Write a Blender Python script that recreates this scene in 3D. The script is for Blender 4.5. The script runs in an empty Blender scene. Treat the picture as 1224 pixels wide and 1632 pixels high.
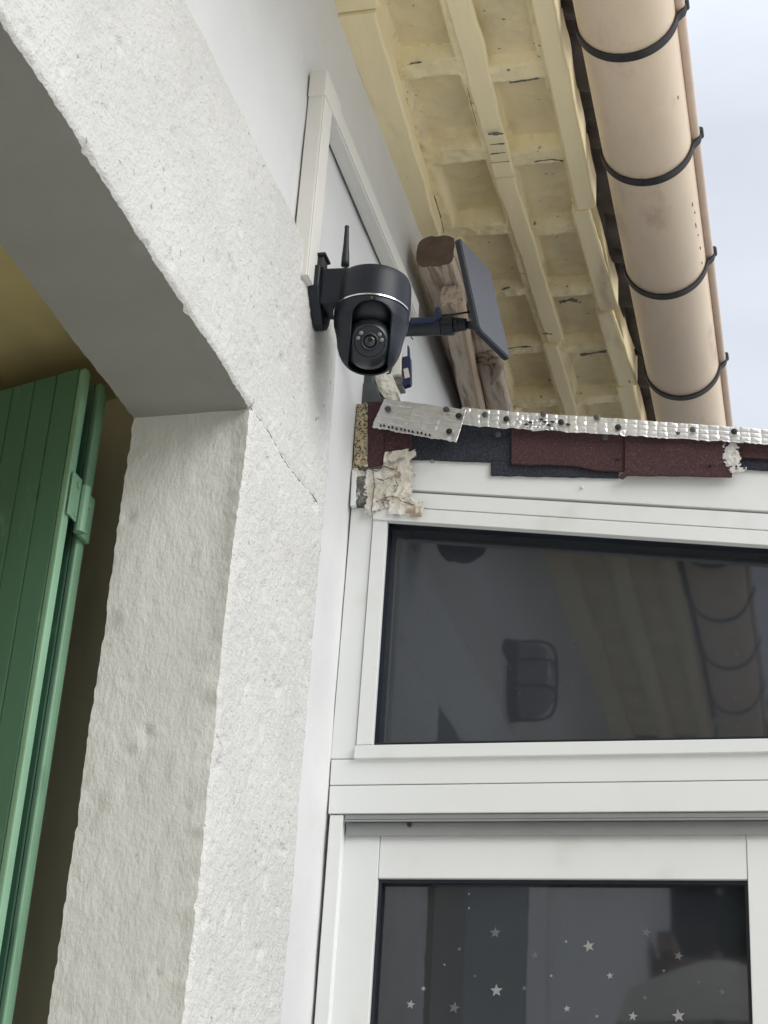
import bpy, math, random
import numpy as np
from mathutils import Vector, noise
random.seed(7)
C = bpy.context.scene.collection
sc = bpy.context.scene
rad = math.radians

# ------------------------------------------------------------------ camera
YAW, PIT, ROL, FPX = -0.26858596, 0.44242689, 0.06667093, 2657.7
fw = np.array([math.sin(YAW)*math.cos(PIT), math.cos(YAW)*math.cos(PIT), math.sin(PIT)])
rt0 = np.array([math.cos(YAW), -math.sin(YAW), 0.0]); up0 = np.cross(rt0, fw)
rt = rt0*math.cos(ROL)+up0*math.sin(ROL); up = -rt0*math.sin(ROL)+up0*math.cos(ROL)
cam = bpy.data.objects.new('camera', bpy.data.cameras.new('camera')); C.objects.link(cam)
from mathutils import Matrix
M = Matrix(((rt[0], up[0], -fw[0], 0), (rt[1], up[1], -fw[1], 0), (rt[2], up[2], -fw[2], 0), (0, 0, 0, 1)))
cam.matrix_world = M
cam.data.sensor_fit = 'VERTICAL'; cam.data.sensor_height = 24; cam.data.lens = FPX/1632*24
cam.data.clip_start = 0.05; cam.data.clip_end = 3000
sc.camera = cam

# ------------------------------------------------------------------ light
SUN_EL, SUN_AZ = 35.0, 120.0        # azimuth from +y towards +x... (sun stands out over the garden, right of the wall)
EXPO = 1.02
w = bpy.data.worlds.new('World'); sc.world = w; w.use_nodes = True
nt = w.node_tree; nt.nodes.clear()
N = nt.nodes.new; Lk = nt.links.new
out = N('ShaderNodeOutputWorld'); bg = N('ShaderNodeBackground'); bg.inputs['Strength'].default_value = 0.10
sky = N('ShaderNodeTexSky'); sky.sky_type = 'NISHITA'; sky.sun_disc = False
sky.sun_elevation = rad(SUN_EL); sky.sun_rotation = rad(SUN_AZ)
tc = N('ShaderNodeTexCoord'); mp = N('ShaderNodeMapping'); mp.inputs['Scale'].default_value = (1, 1, 2.2)
n1 = N('ShaderNodeTexNoise'); n1.inputs['Scale'].default_value = 3.2; n1.inputs['Detail'].default_value = 7; n1.inputs['Roughness'].default_value = .55
n2 = N('ShaderNodeTexNoise'); n2.inputs['Scale'].default_value = 1.7; n2.inputs['Detail'].default_value = 5
Lk(tc.outputs['Generated'], mp.inputs['Vector']); Lk(mp.outputs[0], n1.inputs['Vector']); Lk(mp.outputs[0], n2.inputs['Vector'])
cl = N('ShaderNodeValToRGB'); cl.color_ramp.elements[0].position = .3; cl.color_ramp.elements[0].color = (4.15, 4.4, 4.85, 1)
cl.color_ramp.elements[1].position = .7; cl.color_ramp.elements[1].color = (5.1, 5.3, 5.6, 1)
Lk(n1.outputs['Fac'], cl.inputs['Fac'])
fr = N('ShaderNodeMapRange'); fr.inputs['From Min'].default_value = .35; fr.inputs['From Max'].default_value = .65
fr.inputs['To Min'].default_value = .82; fr.inputs['To Max'].default_value = .98
Lk(n2.outputs['Fac'], fr.inputs['Value'])
mx = N('ShaderNodeMix'); mx.data_type = 'RGBA'
Lk(fr.outputs[0], mx.inputs[0]); Lk(sky.outputs[0], mx.inputs[6]); Lk(cl.outputs[0], mx.inputs[7])
# overcast sky: brighter towards the zenith
gt = N('ShaderNodeTexCoord'); sx_ = N('ShaderNodeSeparateXYZ'); Lk(gt.outputs['Generated'], sx_.inputs[0])
zr_ = N('ShaderNodeMapRange'); zr_.inputs['From Min'].default_value = .62; zr_.inputs['From Max'].default_value = 1.0
zr_.inputs['To Min'].default_value = .92; zr_.inputs['To Max'].default_value = 2.3; Lk(sx_.outputs['Z'], zr_.inputs['Value'])
vm = N('ShaderNodeVectorMath'); vm.operation = 'SCALE'; Lk(mx.outputs[2], vm.inputs[0]); Lk(zr_.outputs[0], vm.inputs['Scale'])
Lk(vm.outputs[0], bg.inputs['Color']); Lk(bg.outputs[0], out.inputs['Surface'])
sun = bpy.data.objects.new('sun', bpy.data.lights.new('sun', 'SUN')); C.objects.link(sun)
sun.data.energy = 1.1; sun.data.angle = rad(40); sun.data.color = (1, .98, .95)
sd = Vector((math.sin(rad(SUN_AZ))*math.cos(rad(SUN_EL)), math.cos(rad(SUN_AZ))*math.cos(rad(SUN_EL)), math.sin(rad(SUN_EL))))
sun.rotation_euler = sd.to_track_quat('Z', 'Y').to_euler()
sc.view_settings.view_transform = 'Standard'; sc.view_settings.look = 'None'
sc.view_settings.exposure = EXPO; sc.view_settings.gamma = 1; sc.view_settings.use_curve_mapping = False

# ------------------------------------------------------------------ helpers
def at(px, py, ax, val):
    """point on the real plane ax=val seen at photo pixel px,py (survey helper)"""
    d = fw + rt*(px-612)/FPX - up*(py-816)/FPX
    i = 'xyz'.index(ax); q = d*(val/d[i])
    return (float(q[0]), float(q[1]), float(q[2]))

WL = {}
def empty(name, loc, label, cat, group=None):
    o = bpy.data.objects.new(name, None); C.objects.link(o); o.location = loc
    o.empty_display_size = .05
    o['label'] = label; o['category'] = cat
    if group: o['group'] = group
    WL[o] = Vector(loc)
    return o
def tag(o, label, cat, group=None):
    o['label'] = label; o['category'] = cat
    if group: o['group'] = group
    return o
def build(name, geo, mats, parent=None, smooth=False, bevel=0, mi=None, kind=None, segs=2, org=None):
    v, f = geo[0], geo[1]
    org = Vector(org) if org is not None else (WL[parent] if parent is not None else Vector((0, 0, 0)))
    me = bpy.data.meshes.new(name)
    me.from_pydata([tuple(Vector(p)-org) for p in v], [], f)
    if not isinstance(mats, (list, tuple)): mats = [mats]
    for m in mats: me.materials.append(m)
    if mi is not None: me.polygons.foreach_set('material_index', mi)
    if smooth is True: me.polygons.foreach_set('use_smooth', [True]*len(me.polygons))
    me.update()
    if smooth == 'angle':
        me.polygons.foreach_set('use_smooth', [True]*len(me.polygons)); me.set_sharp_from_angle(angle=rad(38))
    o = bpy.data.objects.new(name, me); C.objects.link(o)
    if parent is not None: o.parent = parent; o.location = org-WL[parent]
    else: o.location = org
    WL[o] = org
    if bevel:
        b = o.modifiers.new('bevel', 'BEVEL'); b.width = bevel; b.segments = segs; b.limit_method = 'ANGLE'; b.angle_limit = rad(40)
    if kind: o['kind'] = kind
    return o
def join(*gs):
    V, F = [], []
    for g in gs:
        k = len(V); V += [tuple(p) for p in g[0]]; F += [[i+k for i in q] for q in g[1]]
    return V, F
def box(x0, x1, y0, y1, z0, z1):
    v = [(x, y, z) for x in (x0, x1) for y in (y0, y1) for z in (z0, z1)]
    return v, [(0, 1, 3, 2), (4, 6, 7, 5), (0, 4, 5, 1), (2, 3, 7, 6), (0, 2, 6, 4), (1, 5, 7, 3)]
def prism(front, back):
    n = len(front); v = list(front)+list(back)
    f = [tuple(range(n)), tuple(range(2*n-1, n-1, -1))]
    for i in range(n):
        j = (i+1) % n; f.append((i, i+n, j+n, j))
    # orient outwards (front loop given in any order)
    c = np.mean(np.array(v), 0); F = []
    for q in f:
        p = [np.array(v[k]) for k in q]
        nn = np.zeros(3)
        for k in range(len(p)): nn += np.cross(p[k], p[(k+1) % len(p)])
        F.append(q)
    nn = np.zeros(3)
    for k in range(n): nn += np.cross(np.array(front[k])-c, np.array(front[(k+1) % n])-c)
    if np.dot(nn, np.mean(np.array(front), 0)-c) < 0: F = [tuple(reversed(q)) for q in F]
    return v, F
def ext(pix, y, th):
    """flat piece standing in the plane y (outline in that plane), thickness th away from the viewer side"""
    fr_ = [at(px, py, 'y', y) for px, py in pix]
    return prism(fr_, [(p[0], p[1]+th, p[2]) for p in fr_])
def tube(pts, r, n=12, caps=True):
    pts = [np.array(p, float) for p in pts]; V, F = [], []
    if not hasattr(r, '__len__'): r = [r]*len(pts)
    ref = None
    for i, p in enumerate(pts):
        t = pts[min(i+1, len(pts)-1)]-pts[max(i-1, 0)]; t /= np.linalg.norm(t)
        if ref is None:
            a = np.array([0, 0, 1.0]) if abs(t[2]) < .9 else np.array([1.0, 0, 0])
            ref = np.cross(t, a)
        ref = ref-t*np.dot(ref, t); ref /= np.linalg.norm(ref); b = np.cross(t, ref)
        for k in range(n):
            a = 2*math.pi*k/n; V.append(tuple(p+(ref*math.cos(a)+b*math.sin(a))*r[i]))
    for i in range(len(pts)-1):
        for k in range(n):
            F.append((i*n+k, i*n+(k+1) % n, (i+1)*n+(k+1) % n, (i+1)*n+k))
    if caps: F.append(tuple(range(n-1, -1, -1))); F.append(tuple(range((len(pts)-1)*n, len(pts)*n)))
    return V, F
def grid(us, vs, fn, keep=None, flip=False):
    V = [fn(u, v) for u in us for v in vs]; F = []
    nv = len(vs)
    for i in range(len(us)-1):
        for j in range(nv-1):
            if keep and not keep((us[i]+us[i+1])/2, (vs[j]+vs[j+1])/2): continue
            q = (i*nv+j, (i+1)*nv+j, (i+1)*nv+j+1, i*nv+j+1)
            F.append(tuple(reversed(q)) if flip else q)
    return V, F
def lin(a, b, step): 
    n = max(1, int(round((b-a)/step))); return [a+(b-a)*i/n for i in range(n+1)]
def fn_(x, y, z, s, o=3, h=1.0):
    return noise.fractal(Vector((x*s, y*s, z*s)), h, 2.0, o)

# ------------------------------------------------------------------ materials
def mat(name, col, rough=.7, metal=0, var=.08, vs=6, bumps=(), spots=None, spec=None, col2=None, c2=(.45, .6, 8), stretch=(1, 1, 1), coat=0):
    m = bpy.data.materials.new(name); m.use_nodes = True; t = m.node_tree; b = t.nodes['Principled BSDF']
    b.inputs['Roughness'].default_value = rough; b.inputs['Metallic'].default_value = metal
    if spec is not None: b.inputs['Specular IOR Level'].default_value = spec
    if coat: b.inputs['Coat Weight'].default_value = coat
    tc = t.nodes.new('ShaderNodeTexCoord'); mp = t.nodes.new('ShaderNodeMapping'); mp.inputs['Scale'].default_value = stretch
    t.links.new(tc.outputs['Object'], mp.inputs['Vector']); vec = mp.outputs[0]
    def nz(s, d=5, r=.6):
        n = t.nodes.new('ShaderNodeTexNoise'); n.inputs['Scale'].default_value = s; n.inputs['Detail'].default_value = d; n.inputs['Roughness'].default_value = r
        t.links.new(vec, n.inputs['Vector']); return n.outputs['Fac']
    def mixc(fac, a, bb):
        x = t.nodes.new('ShaderNodeMix'); x.data_type = 'RGBA'
        if hasattr(fac, 'links'): t.links.new(fac, x.inputs[0])
        else: x.inputs[0].default_value = fac
        for k, q in ((6, a), (7, bb)):
            if isinstance(q, tuple): x.inputs[k].default_value = (*q[:3], 1)
            else: t.links.new(q, x.inputs[k])
        return x.outputs[2]
    def ramp(v, lo, hi, a=0., bb=1.):
        r = t.nodes.new('ShaderNodeMapRange'); r.inputs['From Min'].default_value = lo; r.inputs['From Max'].default_value = hi
        r.inputs['To Min'].default_value = a; r.inputs['To Max'].default_value = bb; r.interpolation_type = 'SMOOTHSTEP'
        t.links.new(v, r.inputs['Value']); return r.outputs[0]
    c = mixc(ramp(nz(vs), .3, .7), tuple(x*(1-var) for x in col), tuple(min(1, x*(1+var)) for x in col))
    if col2: c = mixc(ramp(nz(c2[2], 6, .65), c2[0], c2[1]), c, col2)
    for sp in (spots or ()):
        scol, s, lo, hi = sp[:4]
        c = mixc(ramp(nz(s, sp[4] if len(sp) > 4 else 3), lo, hi), c, scol)
    t.links.new(c, b.inputs['Base Color'])
    prev = None
    for s, st, dist in bumps:
        bp = t.nodes.new('ShaderNodeBump'); bp.inputs['Strength'].default_value = st; bp.inputs['Distance'].default_value = dist
        t.links.new(nz(s, 4, .6), bp.inputs['Height'])
        if prev: t.links.new(prev, bp.inputs['Normal'])
        prev = bp.outputs[0]
    if prev: t.links.new(prev, b.inputs['Normal'])
    m['c'] = 1
    return m
def glass(name, dirt=.0, rough=.03, film=.03, ior=2.0, tint=(.25, .27, .28)):
    m = bpy.data.materials.new(name); m.use_nodes = True; t = m.node_tree; t.nodes.clear(); A = t.nodes.new; K = t.links.new
    o = A('ShaderNodeOutputMaterial'); tr = A('ShaderNodeBsdfTransparent'); tr.inputs[0].default_value = (*tint, 1)
    gl = A('ShaderNodeBsdfGlossy'); gl.inputs['Roughness'].default_value = rough; gl.inputs['Color'].default_value = (.92, .95, 1, 1)
    fr = A('ShaderNodeFresnel'); fr.inputs['IOR'].default_value = ior
    mx = A('ShaderNodeMixShader'); K(fr.outputs[0], mx.inputs[0]); K(tr.outputs[0], mx.inputs[1]); K(gl.outputs[0], mx.inputs[2])
    tc = A('ShaderNodeTexCoord'); n = A('ShaderNodeTexNoise'); n.inputs['Scale'].default_value = 1.6; n.inputs['Detail'].default_value = 2
    K(tc.outputs['Object'], n.inputs['Vector'])
    bp = A('ShaderNodeBump'); bp.inputs['Strength'].default_value = .25; bp.inputs['Distance'].default_value = .004; K(n.outputs['Fac'], bp.inputs['Height']); K(bp.outputs[0], gl.inputs['Normal'])
    # dried rain specks and an even bluish haze mixed into the pane colour
    vo = A('ShaderNodeTexVoronoi'); vo.inputs['Scale'].default_value = 135; K(tc.outputs['Object'], vo.inputs['Vector'])
    r1 = A('ShaderNodeMapRange'); r1.inputs['From Min'].default_value = .11; r1.inputs['From Max'].default_value = .06; K(vo.outputs['Distance'], r1.inputs['Value'])
    mp = A('ShaderNodeMapping'); mp.inputs['Scale'].default_value = (30, 1, 6); K(tc.outputs['Object'], mp.inputs['Vector'])
    n3 = A('ShaderNodeTexNoise'); n3.inputs['Scale'].default_value = 1; n3.inputs['Detail'].default_value = 2; K(mp.outputs[0], n3.inputs['Vector'])
    r2 = A('ShaderNodeMapRange'); r2.inputs['From Min'].default_value = .57; r2.inputs['From Max'].default_value = .64; K(n3.outputs['Fac'], r2.inputs['Value'])
    mu = A('ShaderNodeMath'); mu.operation = 'MULTIPLY'; K(r1.outputs[0], mu.inputs[0]); K(r2.outputs[0], mu.inputs[1])
    mu2 = A('ShaderNodeMath'); mu2.operation = 'MULTIPLY_ADD'; K(mu.outputs[0], mu2.inputs[0]); mu2.inputs[1].default_value = dirt; mu2.inputs[2].default_value = film
    df = A('ShaderNodeBsdfDiffuse'); df.inputs[0].default_value = (.46, .51, .60, 1)
    m2 = A('ShaderNodeMixShader'); K(mu2.outputs[0], m2.inputs[0]); K(mx.outputs[0], m2.inputs[1]); K(df.outputs[0], m2.inputs[2])
    K(m2.outputs[0], o.inputs['Surface'])
    return m

M_rough = mat('roughcast render', (.665, .66, .635), .92, var=.05, vs=5, bumps=((95, .85, .0042), (240, .9, .0034)), spots=(((.36, .35, .32), 75, .69, .74, 2), ((.60, .57, .52), 7, .62, .85)))
M_reveal = mat('brushed reveal render', (.655, .66, .64), .9, var=.05, vs=4, bumps=((40, .2, .0015), (170, .8, .0022)), stretch=(1, 1, .55), spots=(((.45, .44, .41), 50, .74, .78, 2),))
M_lint = mat('dark grey lintel underside', (.25, .25, .24), .9, var=.05, vs=4, bumps=((12, .4, .004), (80, .3, .001)))  # underside coloured a darker grey than the jamb
M_smooth = mat('smooth white render', (.675, .68, .68), .88, var=.04, vs=3, bumps=((9, .3, .004), (120, .3, .0008)), spots=(((.60, .60, .58), 2.2, .6, .85),))
M_cream = mat('cream limewash', (.91, .80, .51), .9, var=.06, vs=7, bumps=((28, .6, .006), (110, .6, .0025)), col2=(.78, .66, .43), c2=(.5, .72, 5), spots=(((.30, .24, .16), 60, .68, .74, 2), ((.45, .38, .26), 14, .68, .76, 5), ((.74, .68, .50), 18, .66, .8)))
M_cell = mat('dusty cream limewash on brick', (.85, .735, .47), .92, var=.06, vs=7, bumps=((28, .4, .003), (130, .6, .002)), col2=(.70, .62, .40), c2=(.48, .74, 4), spots=(((.30, .25, .17), 55, .70, .75, 2), ((.80, .72, .50), 16, .64, .8)))
M_creamw = mat('cream painted timber', (.92, .81, .53), .8, var=.06, vs=5, bumps=((30, .5, .004), (140, .5, .0015)), spots=(((.28, .21, .14), 55, .73, .79, 2), ((.60, .50, .34), 9, .58, .8)), stretch=(1, .25, 1))
M_scuff = mat('dark scuff', (.20, .16, .14), .9)
M_pvc = mat('white lacquered aluminium', (.73, .745, .735), .38, var=.025, vs=3, bumps=((4, .12, .003),), spots=(((.60, .58, .53), 5, .56, .82), ((.48, .45, .40), 38, .69, .78, 5), ((.55, .52, .46), 2.2, .62, .8, 7)))
M_seal = mat('yellowed sealant', (.60, .57, .50), .7, var=.08, vs=10, bumps=((40, .4, .002),), spots=(((.42, .37, .29), 18, .62, .76),))
M_trunk = mat('white plastic trunking', (.74, .73, .69), .45, var=.03, vs=3)
M_gutter = mat('beige gutter plastic', (.77, .63, .475), .5, var=.06, vs=5, bumps=((6, .1, .003),), col2=(.55, .41, .31), c2=(.50, .74, 5), spots=(((.46, .36, .29), 16, .70, .85, 2),), stretch=(1.6, .6, 1.6))
M_rim = mat('beige gutter bead', (.70, .56, .47), .55, var=.08)
M_hook = mat('black hook steel', (.035, .034, .036), .55, metal=.3, var=.2, vs=30, bumps=((90, .3, .001),))
M_tile = mat('old clay tile', (.060, .058, .060), .9, var=.25, vs=9, bumps=((30, .6, .005),), spots=(((.14, .11, .085), 9, .58, .72),))
M_green = mat('green shutter paint', (.066, .170, .108), .48, var=.10, vs=5, bumps=((40, .3, .0015), (150, .3, .0006)), spots=(((.13, .27, .18), 26, .62, .78), ((.05, .12, .08), 60, .70, .76, 2)), stretch=(1, 1, .3))
M_greenl = mat('lit green edge paint', (.20, .37, .24), .5, var=.10, vs=12, bumps=((40, .35, .0015),), stretch=(1, 1, .3), spots=(((.12, .24, .16), 20, .58, .75),))  # light falling on the outward edges is put into this paler green
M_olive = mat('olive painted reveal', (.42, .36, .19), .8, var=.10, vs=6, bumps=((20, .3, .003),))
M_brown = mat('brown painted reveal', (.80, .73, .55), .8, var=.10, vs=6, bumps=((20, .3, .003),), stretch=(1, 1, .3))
M_blk = mat('black moulded plastic', (.010, .014, .021), .42, var=.1, vs=20, bumps=((400, .12, .0005),), spec=.35)
M_blkm = mat('black matt plastic', (.012, .016, .023), .5, var=.1, vs=20)
M_blks = mat('black satin ball', (.012, .016, .02), .32, var=.1, vs=20)
M_lens = mat('camera lens glass', (.006, .008, .012), .06, var=.0, coat=.6)
M_led = mat('clear led lens', (.20, .20, .19), .15, var=.1, vs=60)
M_ring = mat('chrome trim ring', (.75, .77, .80), .18, metal=1, var=.02)
M_solar = mat('solar cell glass', (.075, .080, .095), .5, var=.04, vs=4, spec=.35)
M_blue = mat('blue plastic clip', (.007, .018, .062), .45, var=.08)
M_label = mat('white paper label', (.62, .58, .52), .7)
M_wood = mat('weathered grey timber', (.54, .46, .37), .85, var=.16, vs=18, bumps=((60, .8, .004),), col2=(.27, .20, .15), c2=(.46, .62, 60), spots=(((.42, .33, .24), 20, .62, .75),), stretch=(1, .10, 1))
M_woodend = mat('dark timber end grain', (.13, .095, .075), .9, var=.2, vs=30, bumps=((50, .6, .002),))
M_woodp = mat('pale timber edge', (.45, .35, .24), .85, var=.12, vs=18, bumps=((60, .5, .002),), stretch=(1, .10, 1))
M_rope = mat('grey brown cord', (.33, .27, .21), .95, var=.15, vs=60, bumps=((200, .5, .001),))
M_maroon = mat('maroon mineral felt', (.060, .026, .028), .95, var=.35, vs=260, bumps=((330, .7, .0012),), spots=(((.13, .085, .085), 330, .66, .72, 1), ((.04, .017, .02), 6, .5, .75)))
M_navy = mat('navy mineral felt', (.023, .026, .036), .95, var=.4, vs=260, bumps=((330, .7, .0012),), spots=(((.10, .12, .16), 330, .66, .72, 1),))
M_foilcap = mat('white crust', (.55, .53, .50), .95, var=.12, vs=60, bumps=((80, .8, .003),))
M_mott = mat('lichened cut edge', (.50, .42, .26), .95, var=.2, vs=90, bumps=((160, .9, .003),), spots=(((.36, .33, .30), 30, .50, .62), ((.07, .06, .06), 230, .50, .58, 3)))
M_foam = mat('aged expanding foam', (.63, .59, .50), .9, var=.14, vs=30, bumps=((28, .9, .008), (70, .9, .005)), spots=(((.33, .26, .19), 34, .56, .64, 3), ((.70, .68, .62), 14, .5, .6), ((.2, .16, .12), 70, .68, .72, 2)))
M_darkmortar = mat('dark broken mortar', (.15, .145, .14), .95, var=.35, vs=130, bumps=((140, 1, .003),))
M_slate = mat('dark slate flashing', (.07, .08, .085), .7, var=.2, vs=30, bumps=((60, .5, .002),))
M_screw = mat('grey screw washer', (.12, .12, .12), .45, metal=.5, var=.15, vs=60)
M_screwd = mat('dark rusted washer', (.03, .027, .026), .6, metal=.3, var=.2, vs=60)
M_gask = mat('black rubber gasket', (.008, .012, .02), .45, var=.05)
M_star = mat('silver star sticker', (.30, .31, .30), .5, metal=.2, var=.1, vs=90)
M_stard = mat('faded star sticker', (.10, .105, .11), .6, var=.1, vs=90)
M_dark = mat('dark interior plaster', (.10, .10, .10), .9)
M_curtain = mat('grey voile curtain', (.10, .11, .125), .95, var=.06)
M_track = mat('grey aluminium track', (.33, .34, .34), .4, metal=.5, var=.05)
M_glassA = glass('tinted transom glass', dirt=.45, ior=1.65, film=.06)
M_glassB = glass('door glass', dirt=.25, ior=1.75, tint=(.26, .28, .31), rough=.03, film=.04)
M_lampg = mat('frosted lamp glass', (.30, .29, .27), .3, var=.05)
M_patio = mat('pale patio slabs', (.60, .575, .52), .9, var=.1, vs=3, bumps=((20, .4, .004),))
M_leaf = mat('palm green', (.05, .085, .035), .6, var=.3, vs=4)
M_trunkw = mat('palm trunk', (.12, .09, .065), .95, var=.25, vs=20)
M_house2 = mat('ochre render', (.42, .36, .28), .9, var=.08)
M_roof2 = mat('terracotta tiles', (.33, .15, .09), .9, var=.2, vs=8)
M_beam = mat('brown stained timber', (.30, .20, .14), .8, var=.2, vs=14, stretch=(.2, 1, 1))
# quilted foil
def foilmat():
    m = mat('quilted foil', (.76, .76, .75), .40, metal=.8, var=.06, vs=30, bumps=((60, .3, .001), (14, .3, .003)), spots=(((.45, .45, .45), 20, .6, .8),))
    return m
M_foil = foilmat()

# ------------------------------------------------------------------ constants of the place
WX = -0.79           # wall face
SX = WX+0.020        # face of the roughcast band
YV = 2.642           # porch front
ZS = 2.23            # eave soffit
ZR, YJ, XB = 1.176, 2.030, -0.957   # opening: top, far jamb, back of the reveal

# ------------------------------------------------------------------ ground
build('ground', grid([-60, -20, -5, 0, 5, 20, 60], [-60, -20, -5, 0, 5, 20, 60], lambda u, v: (u, v, -1.60)), M_patio, kind='structure')

# ------------------------------------------------------------------ house
house = empty('house', (WX, 2.0, -1.60), 'white rendered house with cream eave, roughcast opening surround and clay tile roof edge', 'house')
ys = [-4, -2.5, -1, 0, .72]+lin(.72, 1.2, .1)[1:]+lin(1.2, 3.2, .016)[1:]+[3.4, 3.8, 4.4, 5, 6.5]
zs = [-1.60, -1.2, -.8, -.4, -.1]+lin(0, 1.16, .02)+lin(1.16, 2.26, .016)[1:]+[2.45]
YJT = 2.155
def wallf(y, z):
    x = WX+.0022*fn_(y, 0, z, 2.2)+.0012*fn_(y, 3, z, 9)
    if y > YJT+.006*fn_(0, 0, z, 9, 2): x -= .0035
    return (x, y, z)
build('wall', grid(ys, zs, wallf, keep=lambda y, z: not (y > .72 and y < 2.13 and z < 1.24)), M_smooth, house, smooth=True)
build('wall_core', box(-1.06, WX-.03, 2.50, 6.5, -1.6, 2.4), M_smooth, house)
build('wall_core', box(-1.06, WX-.03, -4, .3, -1.6, 2.4), M_smooth, house)

# roughcast band round the opening (front face with its ragged arrises)
def chip(t, seed, amp=.0016):
    a = amp*fn_(t, seed, 0, 6, 2)+.0026*fn_(t, seed, 5, 48, 3)
    b = fn_(t, seed, 9, 14, 2)
    return (a-(.010*max(0, b-.42)*2.0))*(1 if seed < 5 else .42)
def edge_j(z): return YJ - .004 + chip(z, 1.3)+.004*math.sin(z*3)
def edge_l(y): return ZR - chip(y, 7.7)
YO, ZO = 2.437, 1.604
def surf(y, z):
    y0, z0 = y, z
    dj = dl = 1.
    # warp grid to ragged inner edges
    if z < ZR+.05 or y < YJ:
        if y >= YJ-1e-6 and z <= ZR+.12:
            k = max(0, 1-(y-YJ)/.05)*min(1, max(0, 1-(z-ZR)/.05)); y0 = y+(edge_j(z)-YJ)*k
        if z >= ZR-1e-6 and y <= YJ+.12:
            k = max(0, 1-(z-ZR)/.05)*min(1, max(0, 1-(y-YJ)/.05)); z0 = z+(edge_l(y)-ZR)*k
    if y >= YJ-1e-6 and z < ZR: dj = y-YJ
    elif z >= ZR-1e-6 and y <= YJ: dj = z-ZR
    else: dj = math.hypot(max(0, y-YJ), max(0, z-ZR))
    x = SX+.0035*fn_(y, 1, z, 3, 2)+.0010*fn_(y, 2, z, 14, 3)+.0016*fn_(y, 4, z, 95, 3)
    p = fn_(y, 8, z, 26, 2)
    if p > .42: x -= .006*(p-.42)*2
    if dj < .007: x -= .0045*(1-dj/.007)**2
    # crack running from the corner
    for (a, b) in CR:
        ab = (b[0]-a[0], b[1]-a[1]); l2 = ab[0]**2+ab[1]**2
        t = max(0, min(1, ((y-a[0])*ab[0]+(z-a[1])*ab[1])/l2))
        d = math.hypot(y-a[0]-ab[0]*t, z-a[1]-ab[1]*t)
        if d < .005: x -= .0025*(1-d/.005)
    # feather into wall
    do = min(YO+.006*fn_(0, 2, z, 6)-y, ZO+.005*fn_(y, 2, 0, 6)-z)
    if do < .028: x -= (SX-WX+.010)*(1-max(0, do)/.028)**2.2
    return (x, y0, z0)
cp = [at(*q, 'x', SX)[1:] for q in ((400, 650), (432, 690), (452, 728), (463, 744), (480, 765), (500, 790), (507, 800))]
CR = list(zip(cp[:-1], cp[1:]))
ys = [.30, .45, .60, .75, .9, 1.0]+lin(1.0, 1.15, .05)[1:]+lin(1.15, YJ, .0045)[1:]+lin(YJ, YO+.01, .0045)[1:]
zs = [-1.60, -1.1, -.6, -.2, 0]+lin(0, .18, .03)[1:]+lin(.18, ZR, .0048)[1:]+lin(ZR, ZO+.012, .0045)[1:]
gsur = grid(ys, zs, surf, keep=lambda y, z: not (y > .75 and y < YJ and z < ZR))
build('window_surround', gsur, M_rough, house, smooth=True)
# thin dark crack line
cv = []
pts = []
for (a, b) in CR:
    for k in range(8):
        t = k/8; y = a[0]+(b[0]-a[0])*t; z = a[1]+(b[1]-a[1])*t
        pts.append((SX+.0008+.0035*fn_(y, 1, z, 3, 2)-.003, y+.0016*fn_(y, z, 0, 60), z+.0016*fn_(y, z, 4, 60)))
build('crack', tube(pts, [.0004+.0007*random.random() for _ in pts], 5), M_darkmortar, house)

# reveal: jamb and underside of the lintel
DENTS = [(at(px, py, 'y', YJ), r, d) for px, py, r, d in ((203, 1085, .010, .004), (222, 1190, .014, -.006), (232, 1165, .010, .007), (256, 1168, .008, -.004), (205, 1200, .007, .004), (238, 1545, .009, -.005), (246, 1550, .009, .006), (166, 1030, .006, .004), (185, 990, .005, .004), (130, 1250, .012, .004), (300, 1290, .010, .003), (205, 825, .012, .004), (320, 880, .006, -.003))]
def jamb(x, z):
    f = (SX-x)/(SX-XB)
    k = max(0, 1-f*7)
    y = YJ+(edge_j(z)-YJ)*k+.003*fn_(x, 3, z, 4, 2)*min(1, f*4)+.0004*fn_(x, 5, z, 16, 3)*min(1, f*6)+.0010*fn_(x, 5, z*.5, 60, 3)*min(1, f*8)
    p = fn_(x, 7, z, 11, 2)
    if p > .45: y += .008*(p-.45)*min(1, f*5)
    for (dp, dr, dd) in DENTS:
        dr *= .68; dd *= .62
        r2 = ((x-dp[0])**2+(z-dp[2])**2*.6)/dr**2
        if r2 < 4: y += dd*math.exp(-r2*1.6)
    q_ = surf(YJ, min(z, ZR-.0001)); xx = x+(q_[0]-SX)*k; y = y+(q_[1]-y)*(k**8)
    if f > .97: xx += .0018*fn_(0, 3, z, 8, 2)+.0022*fn_(0, 3, z, 60, 3)
    return (xx, y, min(z, ZR+.004))
xs = lin(XB, SX, .006)
zj = [-1.6, -1.1, -.6, -.2, 0]+lin(0, .18, .03)[1:]+lin(.18, ZR, .0048)[1:]
def lint(x, y):
    f = (SX-x)/(SX-XB); k = max(0, 1-f*7)
    z = ZR+(edge_l(y)-ZR)*k+.003*fn_(x, y, 3, 4, 2)*min(1, f*4)+.0008*fn_(x, y, 5, 20, 2)
    q_ = surf(min(y, YJ), ZR); xx = x+(q_[0]-SX)*k; z = z+(q_[2]-z)*(k**8)
    if f > .97: xx += .0018*fn_(y, 3, 1, 8, 2)+.0020*fn_(y, 3, 1, 60, 3)
    return (xx, y, z)
yl = [.75, .9, 1.0]+lin(1.0, 1.15, .05)[1:]+lin(1.15, YJ, .0045)[1:]
build('window_reveal', grid(xs, zj, jamb, flip=True), M_reveal, house, smooth=True)
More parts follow.
